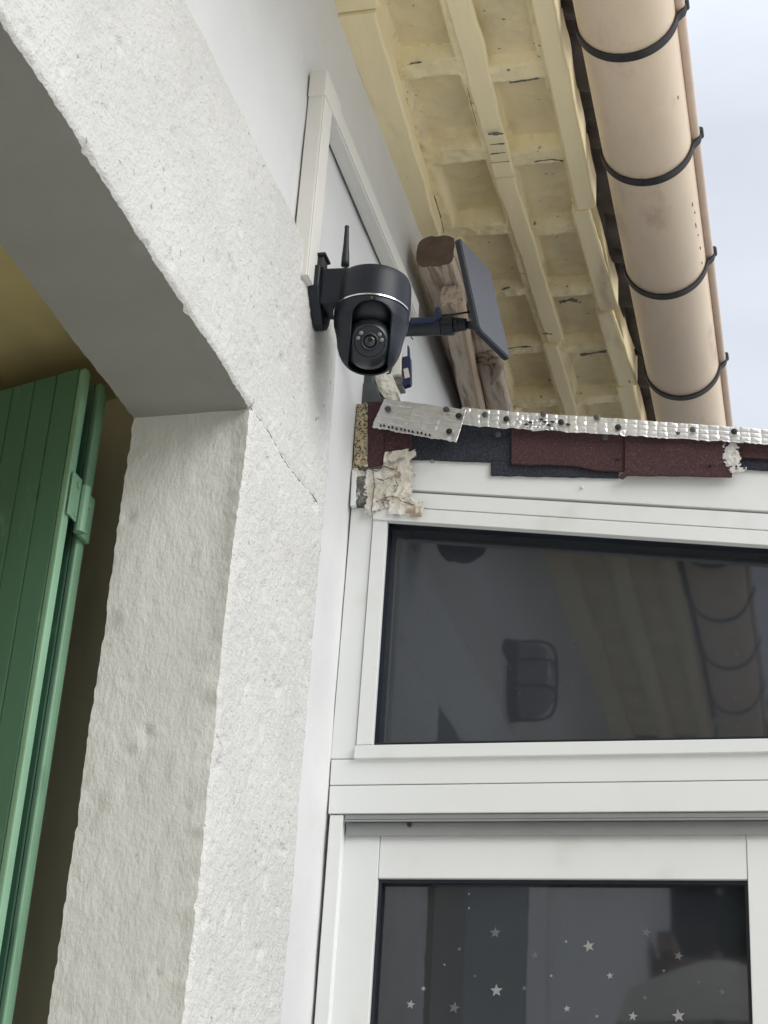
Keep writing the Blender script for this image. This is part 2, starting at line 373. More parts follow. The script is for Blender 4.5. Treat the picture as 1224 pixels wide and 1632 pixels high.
build('far_reveal', box(XB, SX-.01, .70, .75, -1.6, ZR), M_reveal, house)
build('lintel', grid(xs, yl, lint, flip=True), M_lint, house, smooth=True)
# wider embrasure behind the reveal
ZC = 1.315
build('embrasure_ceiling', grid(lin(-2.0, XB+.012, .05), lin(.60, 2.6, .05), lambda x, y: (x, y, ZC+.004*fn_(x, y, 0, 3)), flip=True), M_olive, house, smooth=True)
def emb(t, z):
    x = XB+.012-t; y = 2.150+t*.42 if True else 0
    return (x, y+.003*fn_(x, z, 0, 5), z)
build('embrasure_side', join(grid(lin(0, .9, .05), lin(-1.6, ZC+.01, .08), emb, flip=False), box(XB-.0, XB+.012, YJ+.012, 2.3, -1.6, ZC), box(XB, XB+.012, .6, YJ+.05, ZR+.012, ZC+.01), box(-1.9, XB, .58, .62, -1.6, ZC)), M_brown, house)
build('inner_window', join(box(-1.62, -1.57, .62, 2.6, -1.6, -1.0), box(-1.62, -1.57, .62, .7, -1.0, ZC), box(-1.62, -1.57, 1.45, 1.55, -1.0, ZC), box(-1.66, -1.63, .6, 2.6, -1.6, ZC)), M_brown, house, bevel=.004)

# eave : cream painted boards, battens and brick cells
eave_y0, eave_y1 = -1.5, 5.2
LC = (-.728, -.612); RC = (-.560, -.446)
def cellmask(x, y, c, off, per, rib):
    jit = .006*fn_(0, y, c[0]*9, 3, 2)
    a = x-c[0]-jit; b = c[1]-x+jit
    t = ((y-off)/per) % 1.0
    kk = math.floor((y-off)/per)
    rj = .008*math.sin(kk*5.1)
    d = min(a, b, (t*per)-rib/2+rj, (1-t)*per-rib/2-rj)
    return d, kk
def soff(x, y):
    # solid masonry plane with recessed cells
    d1, k1 = cellmask(x, y, LC, 2.548, .2745, .040)
    d2, k2 = cellmask(x, y, RC, 2.590, .2670, .036)
    d, k, c = (d1, k1, LC) if x < -.585 else (d2, k2, RC)
    z = ZS+.004*fn_(x, y, 0, 9, 3)+.0022*fn_(x, y, 2, 40, 3)
    if d > 0:
        s = min(1, d/.0042); s = s*s*(3-2*s)
        z += (.034+.006*math.sin(k*3.7+c[0]*20))*s + .003*math.sin(k*2.1)*s*(x-c[0])/.1
    if -.03 < d < .006: z += .0045*fn_(x, y, 6, 45, 3)*(1-abs(d+.012)/.018 if abs(d+.012) < .018 else 0)
    return (x, y, z)
yy = lin(eave_y0, 1.5, .03)+lin(1.5, 4.45, .0042)[1:]+lin(4.45, eave_y1, .03)[1:]
gx_ = lin(-.80, -.40, .0042); ge = grid(gx_, yy, soff, flip=True); mi_ = []
for q in ge[1]:
    x = sum(ge[0][k][0] for k in q)/4; y = sum(ge[0][k][1] for k in q)/4
    d1 = cellmask(x, y, LC, 2.548, .2745, .040)[0]; d2 = cellmask(x, y, RC, 2.590, .2670, .036)[0]
    mi_.append(1 if max(d1, d2) > .006+.003*fn_(x, y, 0, 60, 2) else 0)
build('eave_brickwork', ge, [M_cream, M_cell], house, smooth=True, mi=mi_)
build('eave_backing', join(box(-.80, -.40, eave_y0, eave_y1, ZS+.062, ZS+.10), box(-1.05, -.83, -4, 6.5, 2.41, 2.60)), M_tile, house)
def board(name, corners, z0, th, m, seed, wav=.0042, step=.02):
    if name == 'edge_board': wav = .0022
    """corners: left/right x at two y ends ((y,xl,xr),(y,xl,xr)); underside at z0"""
    (ya, la, ra), (yb, lb, rb) = corners
    V, F = [], []
    yv = lin(ya, yb, step); n = 6
    for i, y in enumerate(yv):
        t = (y-ya)/(yb-ya); l = la+(lb-la)*t+wav*fn_(0, y, seed, 7, 3); r = ra+(rb-ra)*t+wav*fn_(3, y, seed, 9, 3)
        zb = z0+wav*.8*fn_(5, y, seed, 4, 2)
        e = .004
        for (x, z) in ((l, z0+th), (l, zb+e), (l+e, zb), (r-e, zb), (r, zb+e), (r, z0+th)): V.append((x, y, z))
    for i in range(len(yv)-1):
        for k in range(n):
            k2 = (k+1) % n; F.append((i*n+k, (i+1)*n+k, (i+1)*n+k2, i*n+k2))
    F.append(tuple(range(n))); F.append(tuple(range(len(V)-1, len(V)-n-1, -1)))
    return build(name, (V, F), m, house)
board('wall_plate', ((-1.5, -.80, -.715), (2.322, -.80, -.712)), ZS-.034, .034, M_creamw, 1)
board('wall_plate', ((2.326, -.80, -.722), (3.055, -.80, -.752)), ZS-.042, .042, M_creamw, 2)
board('wall_plate', ((3.062, -.80, -.765), (5.2, -.80, -.765)), ZS-.018, .018, M_creamw, 3)
board('eave_batten', ((-1.5, -.600, -.548), (2.06, -.598, -.545)), ZS-.0045, .011, M_creamw, 4)
board('eave_batten', ((2.063, -.592, -.540), (2.905, -.603, -.556)), ZS-.006, .012, M_creamw, 5)
board('eave_batten', ((2.912, -.603, -.558), (3.60, -.592, -.548)), ZS-.006, .012, M_creamw, 6)
board('eave_batten', ((3.612, -.603, -.566), (5.2, -.600, -.560)), ZS-.012, .014, M_creamw, 7)
board('edge_board', ((-1.5, -.432, -.392), (2.08, -.432, -.392)), ZS-.016, .09, M_creamw, 8)
board('edge_board', ((2.086, -.432, -.391), (3.032, -.440, -.397)), ZS-.020, .09, M_creamw, 9)
board('edge_board', ((3.046, -.452, -.412), (3.455, -.443, -.396)), ZS-.016, .09, M_creamw, 10)
board('edge_board', ((3.468, -.452, -.411), (3.82, -.436, -.388)), ZS-.020, .09, M_creamw, 11)
board('edge_board', ((3.834, -.445, -.402), (5.2, -.425, -.380)), ZS-.016, .09, M_creamw, 12)
# dark cracks where mortar has shrunk
def crackpx(pts, r=.0016):
    P = []
    q = [at(px, py, 'z', zz) for px, py, zz in pts]
    for a, b in zip(q[:-1], q[1:]):
        for k in range(5):
            t = k/5; P.append((a[0]+(b[0]-a[0])*t, a[1]+(b[1]-a[1])*t, a[2]+(b[2]-a[2])*t+.001*random.random()))
    P.append(q[-1])
    return tube(P, [r*(.4+random.random()) for _ in P], 5)
zz = ZS-.001
cks = [crackpx([(812, 131, zz), (842, 127, zz), (860, 123, zz)], .003), crackpx([(640, 105, zz), (660, 101, zz), (672, 99, zz)], .002),
       crackpx([(778, 214, zz-.016), (802, 213, zz-.016)], .003), crackpx([(780, 231, zz-.016), (804, 229, zz-.016)], .0014), crackpx([(782, 246, zz-.016), (806, 243, zz-.016)], .0013), crackpx([(783, 260, zz-.016), (812, 257, zz-.016)], .0013),
       crackpx([(852, 258, zz), (880, 254, zz), (898, 257, zz)], .0018), crackpx([(892, 482, zz), (910, 478, zz), (920, 480, zz)], .0035), crackpx([(925, 566, zz), (945, 563, zz), (966, 560, zz)], .003),
       crackpx([(684, 387, ZS-.04), (700, 385, ZS-.04), (709, 378, ZS-.03), (712, 384, ZS-.02)], .0022), crackpx([(708, 372, ZS-.02), (702, 345, ZS-.03), (692, 312, ZS-.03)], .0012),
       crackpx([(880, 533, ZS-.018), (865, 531, ZS-.018)], .0022), crackpx([(803, 460, zz), (812, 458, zz), (800, 462, zz)], .002), crackpx([(803, 557, zz), (830, 553, zz), (846, 553, zz)], .002),
       crackpx([(760, 200, zz-.01), (752, 170, zz-.01), (745, 140, zz-.01)], .001)]
for ck in cks: build('mortar_gap', ck, M_darkmortar, house)

# clay roof: deck and canal tiles whose ends hang behind the gutter
deck = prism([(-.80, -1.5, 2.34), (-.80, 5.2, 2.34), (-.325, 5.2, 2.325), (-.325, -1.5, 2.325)], [(-.80, -1.5, 2.38), (-.80, 5.2, 2.38), (-.325, 5.2, 2.345), (-.325, -1.5, 2.345)])
build('roof_deck', deck, M_tile, house)
def canal(up_):
    V, F = [], []; n = 10
    for i in range(7):
        t = i/6; x = -.325-(.55)*t; zc = 2.338+.15*t; r = .085-.012*t*(1 if up_ else -1)*.6
        for rr in (r, r-.012):
            for k in range(n+1):
                a = math.pi*k/n
                s = 1 if up_ else -1
                V.append((x, math.cos(a)*rr, zc+s*(math.sin(a)*rr*.75)+(.03 if up_ else 0)))
    m_ = 2*(n+1)
    for i in range(6):
        for k in range(n):
            F.append((i*m_+k, i*m_+k+1, (i+1)*m_+k+1, (i+1)*m_+k))
            F.append((i*m_+n+1+k, (i+1)*m_+n+1+k, (i+1)*m_+n+2+k, i*m_+n+2+k))
    for k in range(n): F.append((k, n+1+k, n+2+k, k+1))
    return V, F
roof = build('tile_roof', prism([(-1.4, -1.5, 2.60), (-1.4, 5.2, 2.60), (-.5, 5.2, 2.385), (-.5, -1.5, 2.385)], [(-1.4, -1.5, 2.58), (-1.4, 5.2, 2.58), (-.5, 5.2, 2.365), (-.5, -1.5, 2.365)]), M_tile, house)
first = {}
for i in range(int(6.6/.105)):
    y = -1.4+i*.105; kind_ = i % 2 == 0
    if kind_ not in first:
        o = build('clay_tile', canal(kind_), M_tile, roof, smooth=True, org=(0, 0, 0)); first[kind_] = o
    else:
        o = first[kind_].copy(); C.objects.link(o)
    o.parent = roof; o.location = Vector((random.uniform(-.012, .012), y, random.uniform(-.004, .004)))-WL[roof]
    o.rotation_euler = (0, random.uniform(-.01, .01), random.uniform(-.03, .03))

# ------------------------------------------------------------------ gutter
GX, GZ, GR = -.268, 2.238, .093
gut = empty('rain_gutter', (GX, 1.8, GZ), 'beige half round rain gutter on black hooks running along the edge of the eave', 'gutter')
def gut_s(y, a):
    return (GX+GR*math.cos(a), y, GZ-GR*math.sin(a))
A_ = lin(-.12, math.pi+.02, math.pi/40)
gi = lambda y, a: (GX+(GR-.004)*math.cos(a), y, GZ-(GR-.004)*math.sin(a))
gy = [-1.5, 0, 1, 2, 3, 4, 5.4]
# two lengths of gutter butt near the upper end
build('trough', join(grid(gy, A_, gut_s, flip=True), grid(gy, A_, gi)), M_gutter, gut, smooth=True)
build('bead', tube([(GX+GR+.0075, y, GZ+.008) for y in gy], .0105, 14), M_rim, gut, smooth=True)
def hook():
    V, F = [], []; R0, R1 = GR+.0015, GR+.0055; W2 = .010
    aa = lin(.16, math.pi+.12, math.pi/36)
    prof = []
    for a in aa: prof.append(((GX+R1*math.cos(a), GZ-R1*math.sin(a)), (GX+R0*math.cos(a), GZ-R0*math.sin(a))))
    # outer end rises over the bead and curls
    head = [((GX+GR+.0105, GZ-.009), (GX+GR+.0075, GZ-.006)), ((GX+GR+.0175, GZ-.002), (GX+GR+.0145, GZ+.001)), ((GX+GR+.0205, GZ+.008), (GX+GR+.0165, GZ+.009)), ((GX+GR+.021, GZ+.017), (GX+GR+.017, GZ+.017))]
    prof = list(reversed(head))+prof
    tail = [((GX-GR-.010, GZ+.03), (GX-GR-.005, GZ+.03)), ((GX-GR-.055, GZ+.075), (GX-GR-.05, GZ+.079))]
    prof = prof+tail
    for (o_, i_) in prof:
        V += [(o_[0], -W2, o_[1]), (o_[0], W2, o_[1]), (i_[0], W2, i_[1]), (i_[0], -W2, i_[1])]
    for i in range(len(prof)-1):
        for k in range(4): F.append((i*4+k, i*4+(k+1) % 4, (i+1)*4+(k+1) % 4, (i+1)*4+k))
    F.append((3, 2, 1, 0)); n = len(V); F.append((n-4, n-3, n-2, n-1))
    return join((V, F), tube([(GX+GR+.019, -.0125, GZ+.018), (GX+GR+.019, .0125, GZ+.018)], .0065, 10), tube([(GX+GR+.019, 0, GZ+.018), (GX+GR+.013, .014, GZ+.034), (GX+GR+.010, .03, GZ+.042)], .0013, 6))
h0 = None
for i, y in enumerate((-.9, -.42, .05, .5, .93, 1.33, 1.71, 2.08, 2.475, 2.865, 3.305, 3.785, 4.25, 4.7)):
    if h0 is None: o = h0 = build('hook', hook(), M_hook, gut, smooth='angle', org=(0, 0, 0))
    else: o = h0.copy(); C.objects.link(o)
    o.parent = gut; o.location = Vector((0, y, 0))-WL[gut]; o.rotation_euler = (0, 0, random.uniform(-.03, .03)*0)

# scuffs on the garden side of the gutter
for y_, a_, l_ in ((3.02, .50, .016), (3.06, .44, .010), (3.10, .47, .020), (3.15, .42, .008), (3.20, .40, .014), (3.26, .41, .012), (2.66, .52, .012)):
    P_ = []
    for k in range(6):
        aa_ = a_+.014*fn_(y_, k, 0, 3); P_.append((GX+(GR+.0002)*math.cos(aa_), y_+l_*k/5, GZ-(GR+.0002)*math.sin(aa_)))
    build('scuff', tube(P_, [.0003, .0012, .0016, .0010, .0014, .0003], 5), M_scuff, gut)
# ------------------------------------------------------------------ plastic cable trunking
tr = empty('cable_trunking', (WX, 2.22, 1.95), 'white plastic cable trunking turning a corner high on the wall above the black camera', 'trunking')
v0 = 2.197
build('upright', join(box(WX, WX+.027, v0-.004, v0+.048, 1.520, 1.892), box(WX+.027, WX+.0295, v0-.001, v0+.045, 1.520, 1.892)), M_trunk, tr, bevel=.0012)
zb = at(570, 335, 'x', WX)[2]
build('run', join(box(WX, WX+.027, v0+.05, 2.935, zb, zb+.044), box(WX+.027, WX+.0295, v0+.05, 2.935, zb+.004, zb+.040)), M_trunk, tr, bevel=.0012)
build('elbow', join(box(WX, WX+.032, v0-.009, v0+.057, 1.890, 1.942), box(WX, WX+.0325, v0+.052, v0+.085, zb-.003, zb+.047)), M_trunk, tr, bevel=.002)

# ------------------------------------------------------------------ security camera
CX, CY = -.675, 2.292; R_ = .0645
hd = Vector((-CX, -CY, 0)).normalized(); fa = math.atan2(hd.y, hd.x)
sec = empty('security_camera', (CX, CY, 1.39), 'black dome security camera with silver ring and antenna on a wall arm', 'security camera')
def revolve(prof, a0=0, a1=2*math.pi, n=64, c=(CX, CY)):
    V, F = [], []; full = abs(a1-a0-2*math.pi) < 1e-6; m_ = n if full else n+1
    for i in range(m_):
        a = a0+(a1-a0)*i/n
        for r, z in prof: V.append((c[0]+r*math.cos(a), c[1]+r*math.sin(a), z))
    k = len(prof)
    for i in range(n):
        j = (i+1) % m_
        for q in range(k-1): F.append((i*k+q, j*k+q, j*k+q+1, i*k+q+1))
    return V, F
build('head_cap', revolve([(0, 1.5610), (.030, 1.5610), (.055, 1.5600), (.0618, 1.5565), (.0637, 1.551), (R_, 1.54), (R_, 1.4975), (R_-.004, 1.497)][::-1]), M_blk, sec, smooth='angle')
build('trim_ring', revolve([(R_-.004, 1.4972), (R_+.0004, 1.4972), (R_+.0004, 1.4945), (R_-.004, 1.4945)][::-1]), M_ring, sec, smooth='angle')
# lower housing: two cheeks open to the front
def cheekprof(k=0): return [(R_-.005, 1.4944), (R_-.0012, 1.4938), (R_-.0012, 1.484), (.0620, 1.470), (.0582, 1.457), (.0555, 1.444), (.0535, 1.430), (.0500, 1.418), (.0450, 1.408), (.0395, 1.401), (.0345, 1.3975)]
V, F = [], []
pr = cheekprof(); nA = 96
def arch(z):   # half angle of the front opening at height z
    t = (1.486-z)/.022
    if t <= 0: return 0
    return .0335*(min(1, t)*(2-min(1, t)))**.5
prf = []
for i in range(len(pr)-1):
    for k in range(4):
        t = k/4; prf.append((pr[i][0]+(pr[i+1][0]-pr[i][0])*t, pr[i][1]+(pr[i+1][1]-pr[i][1])*t))
prf.append(pr[-1])
for (r, z) in prf:
    h_ = max(math.asin(min(.98, arch(z)/r)), .0005)
    for i in range(nA+1):
        a = fa+h_+(2*math.pi-2*h_)*i/nA
        V.append((CX+r*math.cos(a), CY+r*math.sin(a), z))
for q in range(len(prf)-1):
    for i in range(nA): F.append((q*(nA+1)+i, (q+1)*(nA+1)+i, (q+1)*(nA+1)+i+1, q*(nA+1)+i+1))
SOL = 1
ho = build('housing', (V, F), M_blk, sec, smooth=True)
so = ho.modifiers.new('solid', 'SOLIDIFY'); so.thickness = .0035; so.offset = -1 if SOL else 1
for f_ in ho.data.polygons: pass
build('housing_core', revolve([(.052, 1.494), (.047, 1.478), (.040, 1.468), (0, 1.466)]), M_blkm, sec, smooth=True)
# eyeball turned down towards the path
bc = Vector((CX, CY, 1.4335))+hd*.008; br = .0425
gd = Vector((hd.x*math.cos(rad(24)), hd.y*math.cos(rad(24)), -math.sin(rad(24))))
sd_ = gd.cross(Vector((0, 0, 1))).normalized(); ud_ = sd_.cross(gd)
def onball(rr, z, ang): return bc+gd*z+(sd_*math.cos(ang)+ud_*math.sin(ang))*rr
def ballrev(prof, n=48):
    V, F = [], []; k = len(prof)
    for i in range(n):
        for r, z in prof: V.append(tuple(onball(r, z, 2*math.pi*i/n)))
    for i in range(n):
        j = (i+1) % n
        for q in range(k-1): F.append((i*k+q, j*k+q, j*k+q+1, i*k+q+1))
    return V, F
th0 = 38
prof = [(br*math.sin(rad(t)), br*math.cos(rad(t))) for t in range(180, th0-1, -6)]
prof += [(.0255, .0335), (.0250, .0330)]
build('eyeball', ballrev(prof), M_blks, sec, smooth=True)
lens = build('lens_window', ballrev([(.0250, .0330), (.0246, .0350), (.0150, .0352), (.0145, .0370), (.0128, .0380), (.0115, .0372), (.0105, .0345), (0, .0345)]), M_blkm, sec, smooth='angle')
build('lens', ballrev([(.0100, .0346), (.0095, .0362), (.007, .0377), (.0035, .0386), (0, .0388)]), M_lens, sec, smooth=True)
for ang in (12, 40, 140, 168):
    c_ = onball(.0198, .0352, rad(ang)); 
    V, F = [], []
    for i, (r, z) in enumerate(((.0036, 0), (.0034, .0012), (.0022, .0020), (0.0003, .0023))):
        for k in range(10):
            a = 2*math.pi*k/10; V.append(tuple(c_+gd*z+(sd_*math.cos(a)+ud_*math.sin(a))*r))
    for i in range(3):
        for k in range(10): F.append((i*10+k, i*10+(k+1) % 10, (i+1)*10+(k+1) % 10, (i+1)*10+k))
    build('led', (V, F), M_led, sec, smooth=True)
# arm and wall foot
ax0 = SX+.004
def plate(z):
    pass
fy = 2.262
arm = prism([(ax0+.012, fy-.028, 1.560), (ax0+.012, fy+.040, 1.560), (CX+.0, CY+.045, 1.560), (CX+.015, CY-.050, 1.560)],
            [(ax0+.012, fy-.022, 1.494), (ax0+.012, fy+.034, 1.494), (CX-.01, CY+.036, 1.500), (CX-.01, CY-.040, 1.500)])
build('arm', arm, M_blk, sec, bevel=.006, segs=3)
pl = [(fy-.036, 1.562), (fy+.046, 1.562), (fy+.048, 1.50), (fy+.044, 1.480), (fy+.034, 1.462), (fy+.020, 1.452), (fy+.006, 1.456), (fy-.010, 1.474), (fy-.026, 1.494), (fy-.036, 1.515)]
pl = [(y, 1.558-(1.558-z)*.88) for y, z in pl]
build('wall_foot', prism([(ax0+.014, y, z) for y, z in pl], [(ax0-.004, y, z) for y, z in pl]), M_blk, sec, bevel=.0025, segs=3)
build('slot', prism([(ax0+.0165, fy+.018+.007*math.cos(a), 1.486+.010*math.sin(a)) for a in lin(0, 2*math.pi, .4)[:-1]], [(ax0+.0145, fy+.018+.007*math.cos(a), 1.486+.010*math.sin(a)) for a in lin(0, 2*math.pi, .4)[:-1]]), M_blkm, sec)
build('plate_screw', tube([(ax0+.014, fy-.018, 1.525), (ax0+.017, fy-.018, 1.525)], .004, 10), M_ring, sec)
a0 = at(550, 424, 'y', 2.285); a1 = at(553, 360, 'y', 2.275)
L_ = lambda t: (a0[0]+(a1[0]-a0[0])*t, a0[1]+(a1[1]-a0[1])*t, a0[2]+(a1[2]-a0[2])*t)
build('antenna', tube([L_(0), L_(.12), L_(.3), L_(.5), L_(.93), L_(.98), L_(1)], [.0072, .0070, .0062, .0050, .0037, .0042, .0030], 14), M_blkm, sec, smooth=True)
b0 = at(492, 407, 'x', SX+.012); 
build('cable_clip', join(box(SX+.002, SX+.020, 2.236, 2.262, 1.562, 1.584), box(SX, SX+.024, 2.232, 2.266, 1.585, 1.590)), M_hook, sec, bevel=.002)

# ------------------------------------------------------------------ solar panel on its arm
sp = empty('solar_panel', (WX, 2.48, 1.58), 'small dark solar panel standing edge on beside the camera on a black arm', 'solar panel')
def dep(px, py, dz, D0=2.98):
    d = fw + rt*(px-612)/FPX - up*(py-816)/FPX
    return Vector(d*(D0*(1+dz/FPX)))
PA, PB, PD = dep(731, 377, 0), dep(781, 430, 98), dep(757, 519, -90)
ea, eb = PB-PA, PD-PA
la, lb = ea.length, eb.length; ea.normalize(); nn = ea.cross(eb).normalized(); eb = nn.cross(ea)*(1 if nn.cross(ea).dot(eb) > 0 else -1)
if nn.x < 0: nn = -nn
def rrect(inset, off, r=.011):
    P = []
    for (cu, cv, s) in ((1, 1, 0), (0, 1, 90), (0, 0, 180), (1, 0, 270)):
        cc = (inset+r if cu == 0 else la-inset-r, inset+r if cv == 0 else lb-inset-r)
        for k in range(6):
            a = rad(s+k*18)
            P.append(tuple(PA+ea*(cc[0]+r*math.cos(a))+eb*(cc[1]+r*math.sin(a))+nn*off))
    return P
build('frame', prism(rrect(0, 0), rrect(0, -.010)), M_blkm, sp, bevel=.0015)
build('cells', prism(rrect(.004, .0012, .008), rrect(.004, .0002, .008)), M_solar, sp)
pc = PA+ea*la*.5+eb*lb*.03
ay = 2.485
q0 = at(600, 523, 'y', ay); qa = at(705, 519, 'y', ay); qb = at(724, 518, 'y', ay); qc = at(744, 517, 'y', ay); qw = (WX, ay, q0[2]+.005)
build('arm', tube([qw, at(704, 520, 'y', ay)], [.0185, .0165], 20), M_blkm, sp, smooth='angle')
build('collar', join(tube([qa, qb], .0185, 20), tube([qb, at(731, 517.5, 'y', ay)], .0135, 16), tube([at(731, 517.5, 'y', ay), qc], [.0125, .0105], 16)), M_blk, sp, bevel=.001)
pm = PA+ea*la*.5+eb*lb*.80-nn*.010
build('ball_joint', tube([qc, tuple((Vector(qc)+pm)/2), tuple(pm)], [.007, .008, .012], 12), M_blkm, sp, smooth=True)
build('lever', ext([(652, 508), (690, 504), (694, 489), (700, 488), (705, 505), (690, 513), (655, 516)], ay-.021, .012), M_blue, sp, bevel=.002)
c0 = at(703, 503, 'y', ay-.01); c1 = at(749, 497, 'y', ay-.01)
build('cable', tube([c0, tuple((Vector(c0)+Vector(c1))/2+Vector((0, 0, -.001))), c1], .0019, 8), M_hook, sp, smooth=True)
build('wall_foot', join(tube([(WX, ay, q0[2]+.005), (WX+.012, ay, q0[2]+.005)], .034, 24)), M_blk, sp, bevel=.003)
build('cable_stub', tube([at(655, 537, 'y', ay-.01), at(658, 541, 'y', ay-.01)], .0012, 6), M_hook, sp)

# ------------------------------------------------------------------ fittings under the camera
bk = empty('cable_bracket', (WX, 2.72, 1.60), 'grey white plastic cable bracket with blue clip on the wall under the camera', 'bracket')
build('body', ext([(606, 548), (640, 560), (640, 598), (633, 596), (626, 598), (612, 596)], 2.70, .05), M_trunk, bk, bevel=.002)
build('socket', ext([(622, 598), (639, 598), (640, 611), (628, 613), (621, 609)], 2.71, .04), mat('grey plastic', (.30, .29, .28), .6), bk, bevel=.002)
build('clip', join(ext([(641, 569), (649, 567), (649, 550), (651, 550), (652, 566), (654, 570), (655, 607), (654, 612), (643, 616), (640, 611), (642, 606)], 2.70, .012)), M_blue, bk, bevel=.001)
build('label', ext([(643, 588), (650, 586), (653, 601), (645, 603)], 2.698, .0018), M_label, bk)
build('cable', tube([at(622, 572, 'y', 2.695), at(624, 585, 'y', 2.695), at(621, 595, 'y', 2.695), at(616, 597, 'y', 2.695)], .0022, 8), M_hook, bk, smooth=True)

# ------------------------------------------------------------------ bundle of weathered poles on the porch roof
def pole(name, label, y0, y1, cx0, cx1, cz0, cz1, rx, rz, seed, sq=2.6, ends=True, mats=(M_wood, M_woodend)):
    V, F, MI = [], [], []; n = 28; yv = lin(y0, y1, .03)
    for i, y in enumerate(yv):
        t = (y-y0)/(y1-y0); cx = cx0+(cx1-cx0)*t+.002*fn_(y, seed, 0, 5); cz = cz0+(cz1-cz0)*t+.002*fn_(y, seed, 4, 5)
        for k in range(n):
            a = 2*math.pi*k/n; c_, s_ = math.cos(a), math.sin(a)
            rr = (abs(c_)**sq+abs(s_)**sq)**(-1/sq)
            rr *= 1+.05*fn_(c_*.8, y*.6, s_*.8+seed, 3, 3)
            sh = .97 if i == 0 else 1
            V.append((cx+rx*rr*c_*sh, y+(.006*fn_(c_, s_, seed, 2) if i == 0 else 0), cz+rz*rr*s_*sh))
    for i in range(len(yv)-1):
        for k in range(n): F.append((i*n+k, i*n+(k+1) % n, (i+1)*n+(k+1) % n, (i+1)*n+k)); MI.append(2 if seed == 2.0 and n*.80 <= k < n*.93 else 0)
    F.append(tuple(range(n-1, -1, -1))); MI.append(1)
    F.append(tuple(range(len(V)-n, len(V)))); MI.append(1)
    return V, F, MI
ZP = 2.035
def lx(px, py, z): return at(px, py, 'z', z)
def mkpole(name, label, L0, R0, L1, R1, z, rz, seed, yend=4.9, sq=3.2, mats=(M_wood, M_woodend, M_woodp)):
    """left/right visible edges at near end and far end (photo), underside height z"""
    a, b, c, d = lx(*L0, z), lx(*R0, z), lx(*L1, z), lx(*R1, z)
    y0 = (a[1]+b[1])/2; y1 = (c[1]+d[1])/2
    m0, m1 = (a[0]+b[0])/2, (c[0]+d[0])/2; k = (yend-y0)/(y1-y0)
    if seed == 2.0: mats = (M_wood, M_wood, M_woodp)
    V, F, MI = pole(name, label, y0, yend, m0, m0+(m1-m0)*k, z+rz*.6, z+rz*.6, (b[0]-a[0]+d[0]-c[0])/4, rz, seed, sq)
    return tag(build(name, (V, F), list(mats), None, smooth='angle', mi=MI, org=(m0, y0, z)), label, 'timber', 'weathered timbers under the eave')
mkpole('timber_pole', 'thickest weathered log with dark rounded end, against the wall under the eave', (662, 415), (725, 415), (737, 650), (792, 650), 2.03, .040, 1.0, sq=4.5)
mkpole('timber_pole', 'long pale brown timber with a light right edge, resting below the thick log', (701, 482), (738, 480), (736, 650), (770, 650), 1.965, .026, 2.0, sq=5)
mkpole('timber_pole', 'dark brown timber with cord tied round it, right of the others', (742, 500), (775, 500), (771, 650), (819, 650), 2.00, .024, 3.0, sq=4)
tag(build('tied_cord', join(
    tube([at(*q, 'z', z) for q, z in (((752, 566), 2.0), ((768, 565), 1.985), ((782, 566), 1.985), ((792, 560), 2.0))], .0040, 8),
    tube([at(*q, 'z', z) for q, z in (((754, 573), 2.0), ((770, 572), 1.982), ((782, 576), 1.982), ((787, 586), 1.983), ((784, 600), 1.99))], .0042, 8),
    tube([at(*q, 'z', z) for q, z in (((755, 579), 2.0), ((769, 578), 1.980), ((779, 583), 1.980), ((783, 596), 1.983))], .0036, 8),
    tube([at(*q, 'z', z) for q, z in (((781, 575), 1.98), ((792, 573), 1.98), ((797, 580), 1.98), ((790, 600), 1.982), ((784, 612), 1.985))], [.006, .009, .011, .009, .004], 8),
    tube([at(*q, 'z', z) for q, z in (((778, 560), 1.99), ((788, 566), 1.98), ((798, 568), 1.985))], .004, 8)), M_rope, smooth=True), 'pale grey cord knotted round the dark timber under the eave', 'cord')

# ------------------------------------------------------------------ porch
po = empty('porch', (0, YV, -1.60), 'white framed lean-to porch with felt edged sloping roof against the house wall', 'porch')
XR = 1900
fA = lambda x: 783.5+(x-655)*.0595
fB = lambda x: 810+(x-671)*.0640
fC = lambda x: 827+(x-594)*.0665
def fT(x): return 742+(x-655)*.045      # hidden top edge of the fascia board below the felt
def fF(x): return 642+(x-612)*.0735     # top of foil
yf = YV
build('fascia_board', ext([(597, 700), (XR, 700+1300*.06), (XR, fA(XR)-3), (597, fA(597)-3)], yf, .03), M_pvc, po, bevel=.001)
build('fascia_backing', ext([(597, 720), (XR, 800), (XR, fC(XR)-2), (597, fC(597)-2)], yf+.007, .05), M_track, po)
build('upper_rail', ext([(597, fA(597)+1.5), (XR, fA(XR)+1.5), (XR, fB(XR)-.7), (597, fB(597)-.7)], yf-.003, .03), M_pvc, po, bevel=.001)
build('head_rail', ext([(594, fB(594)+.7), (XR, fB(XR)+.7), (XR, fC(XR)), (594, fC(594))], yf-.006, .016), M_pvc, po, bevel=.0012)
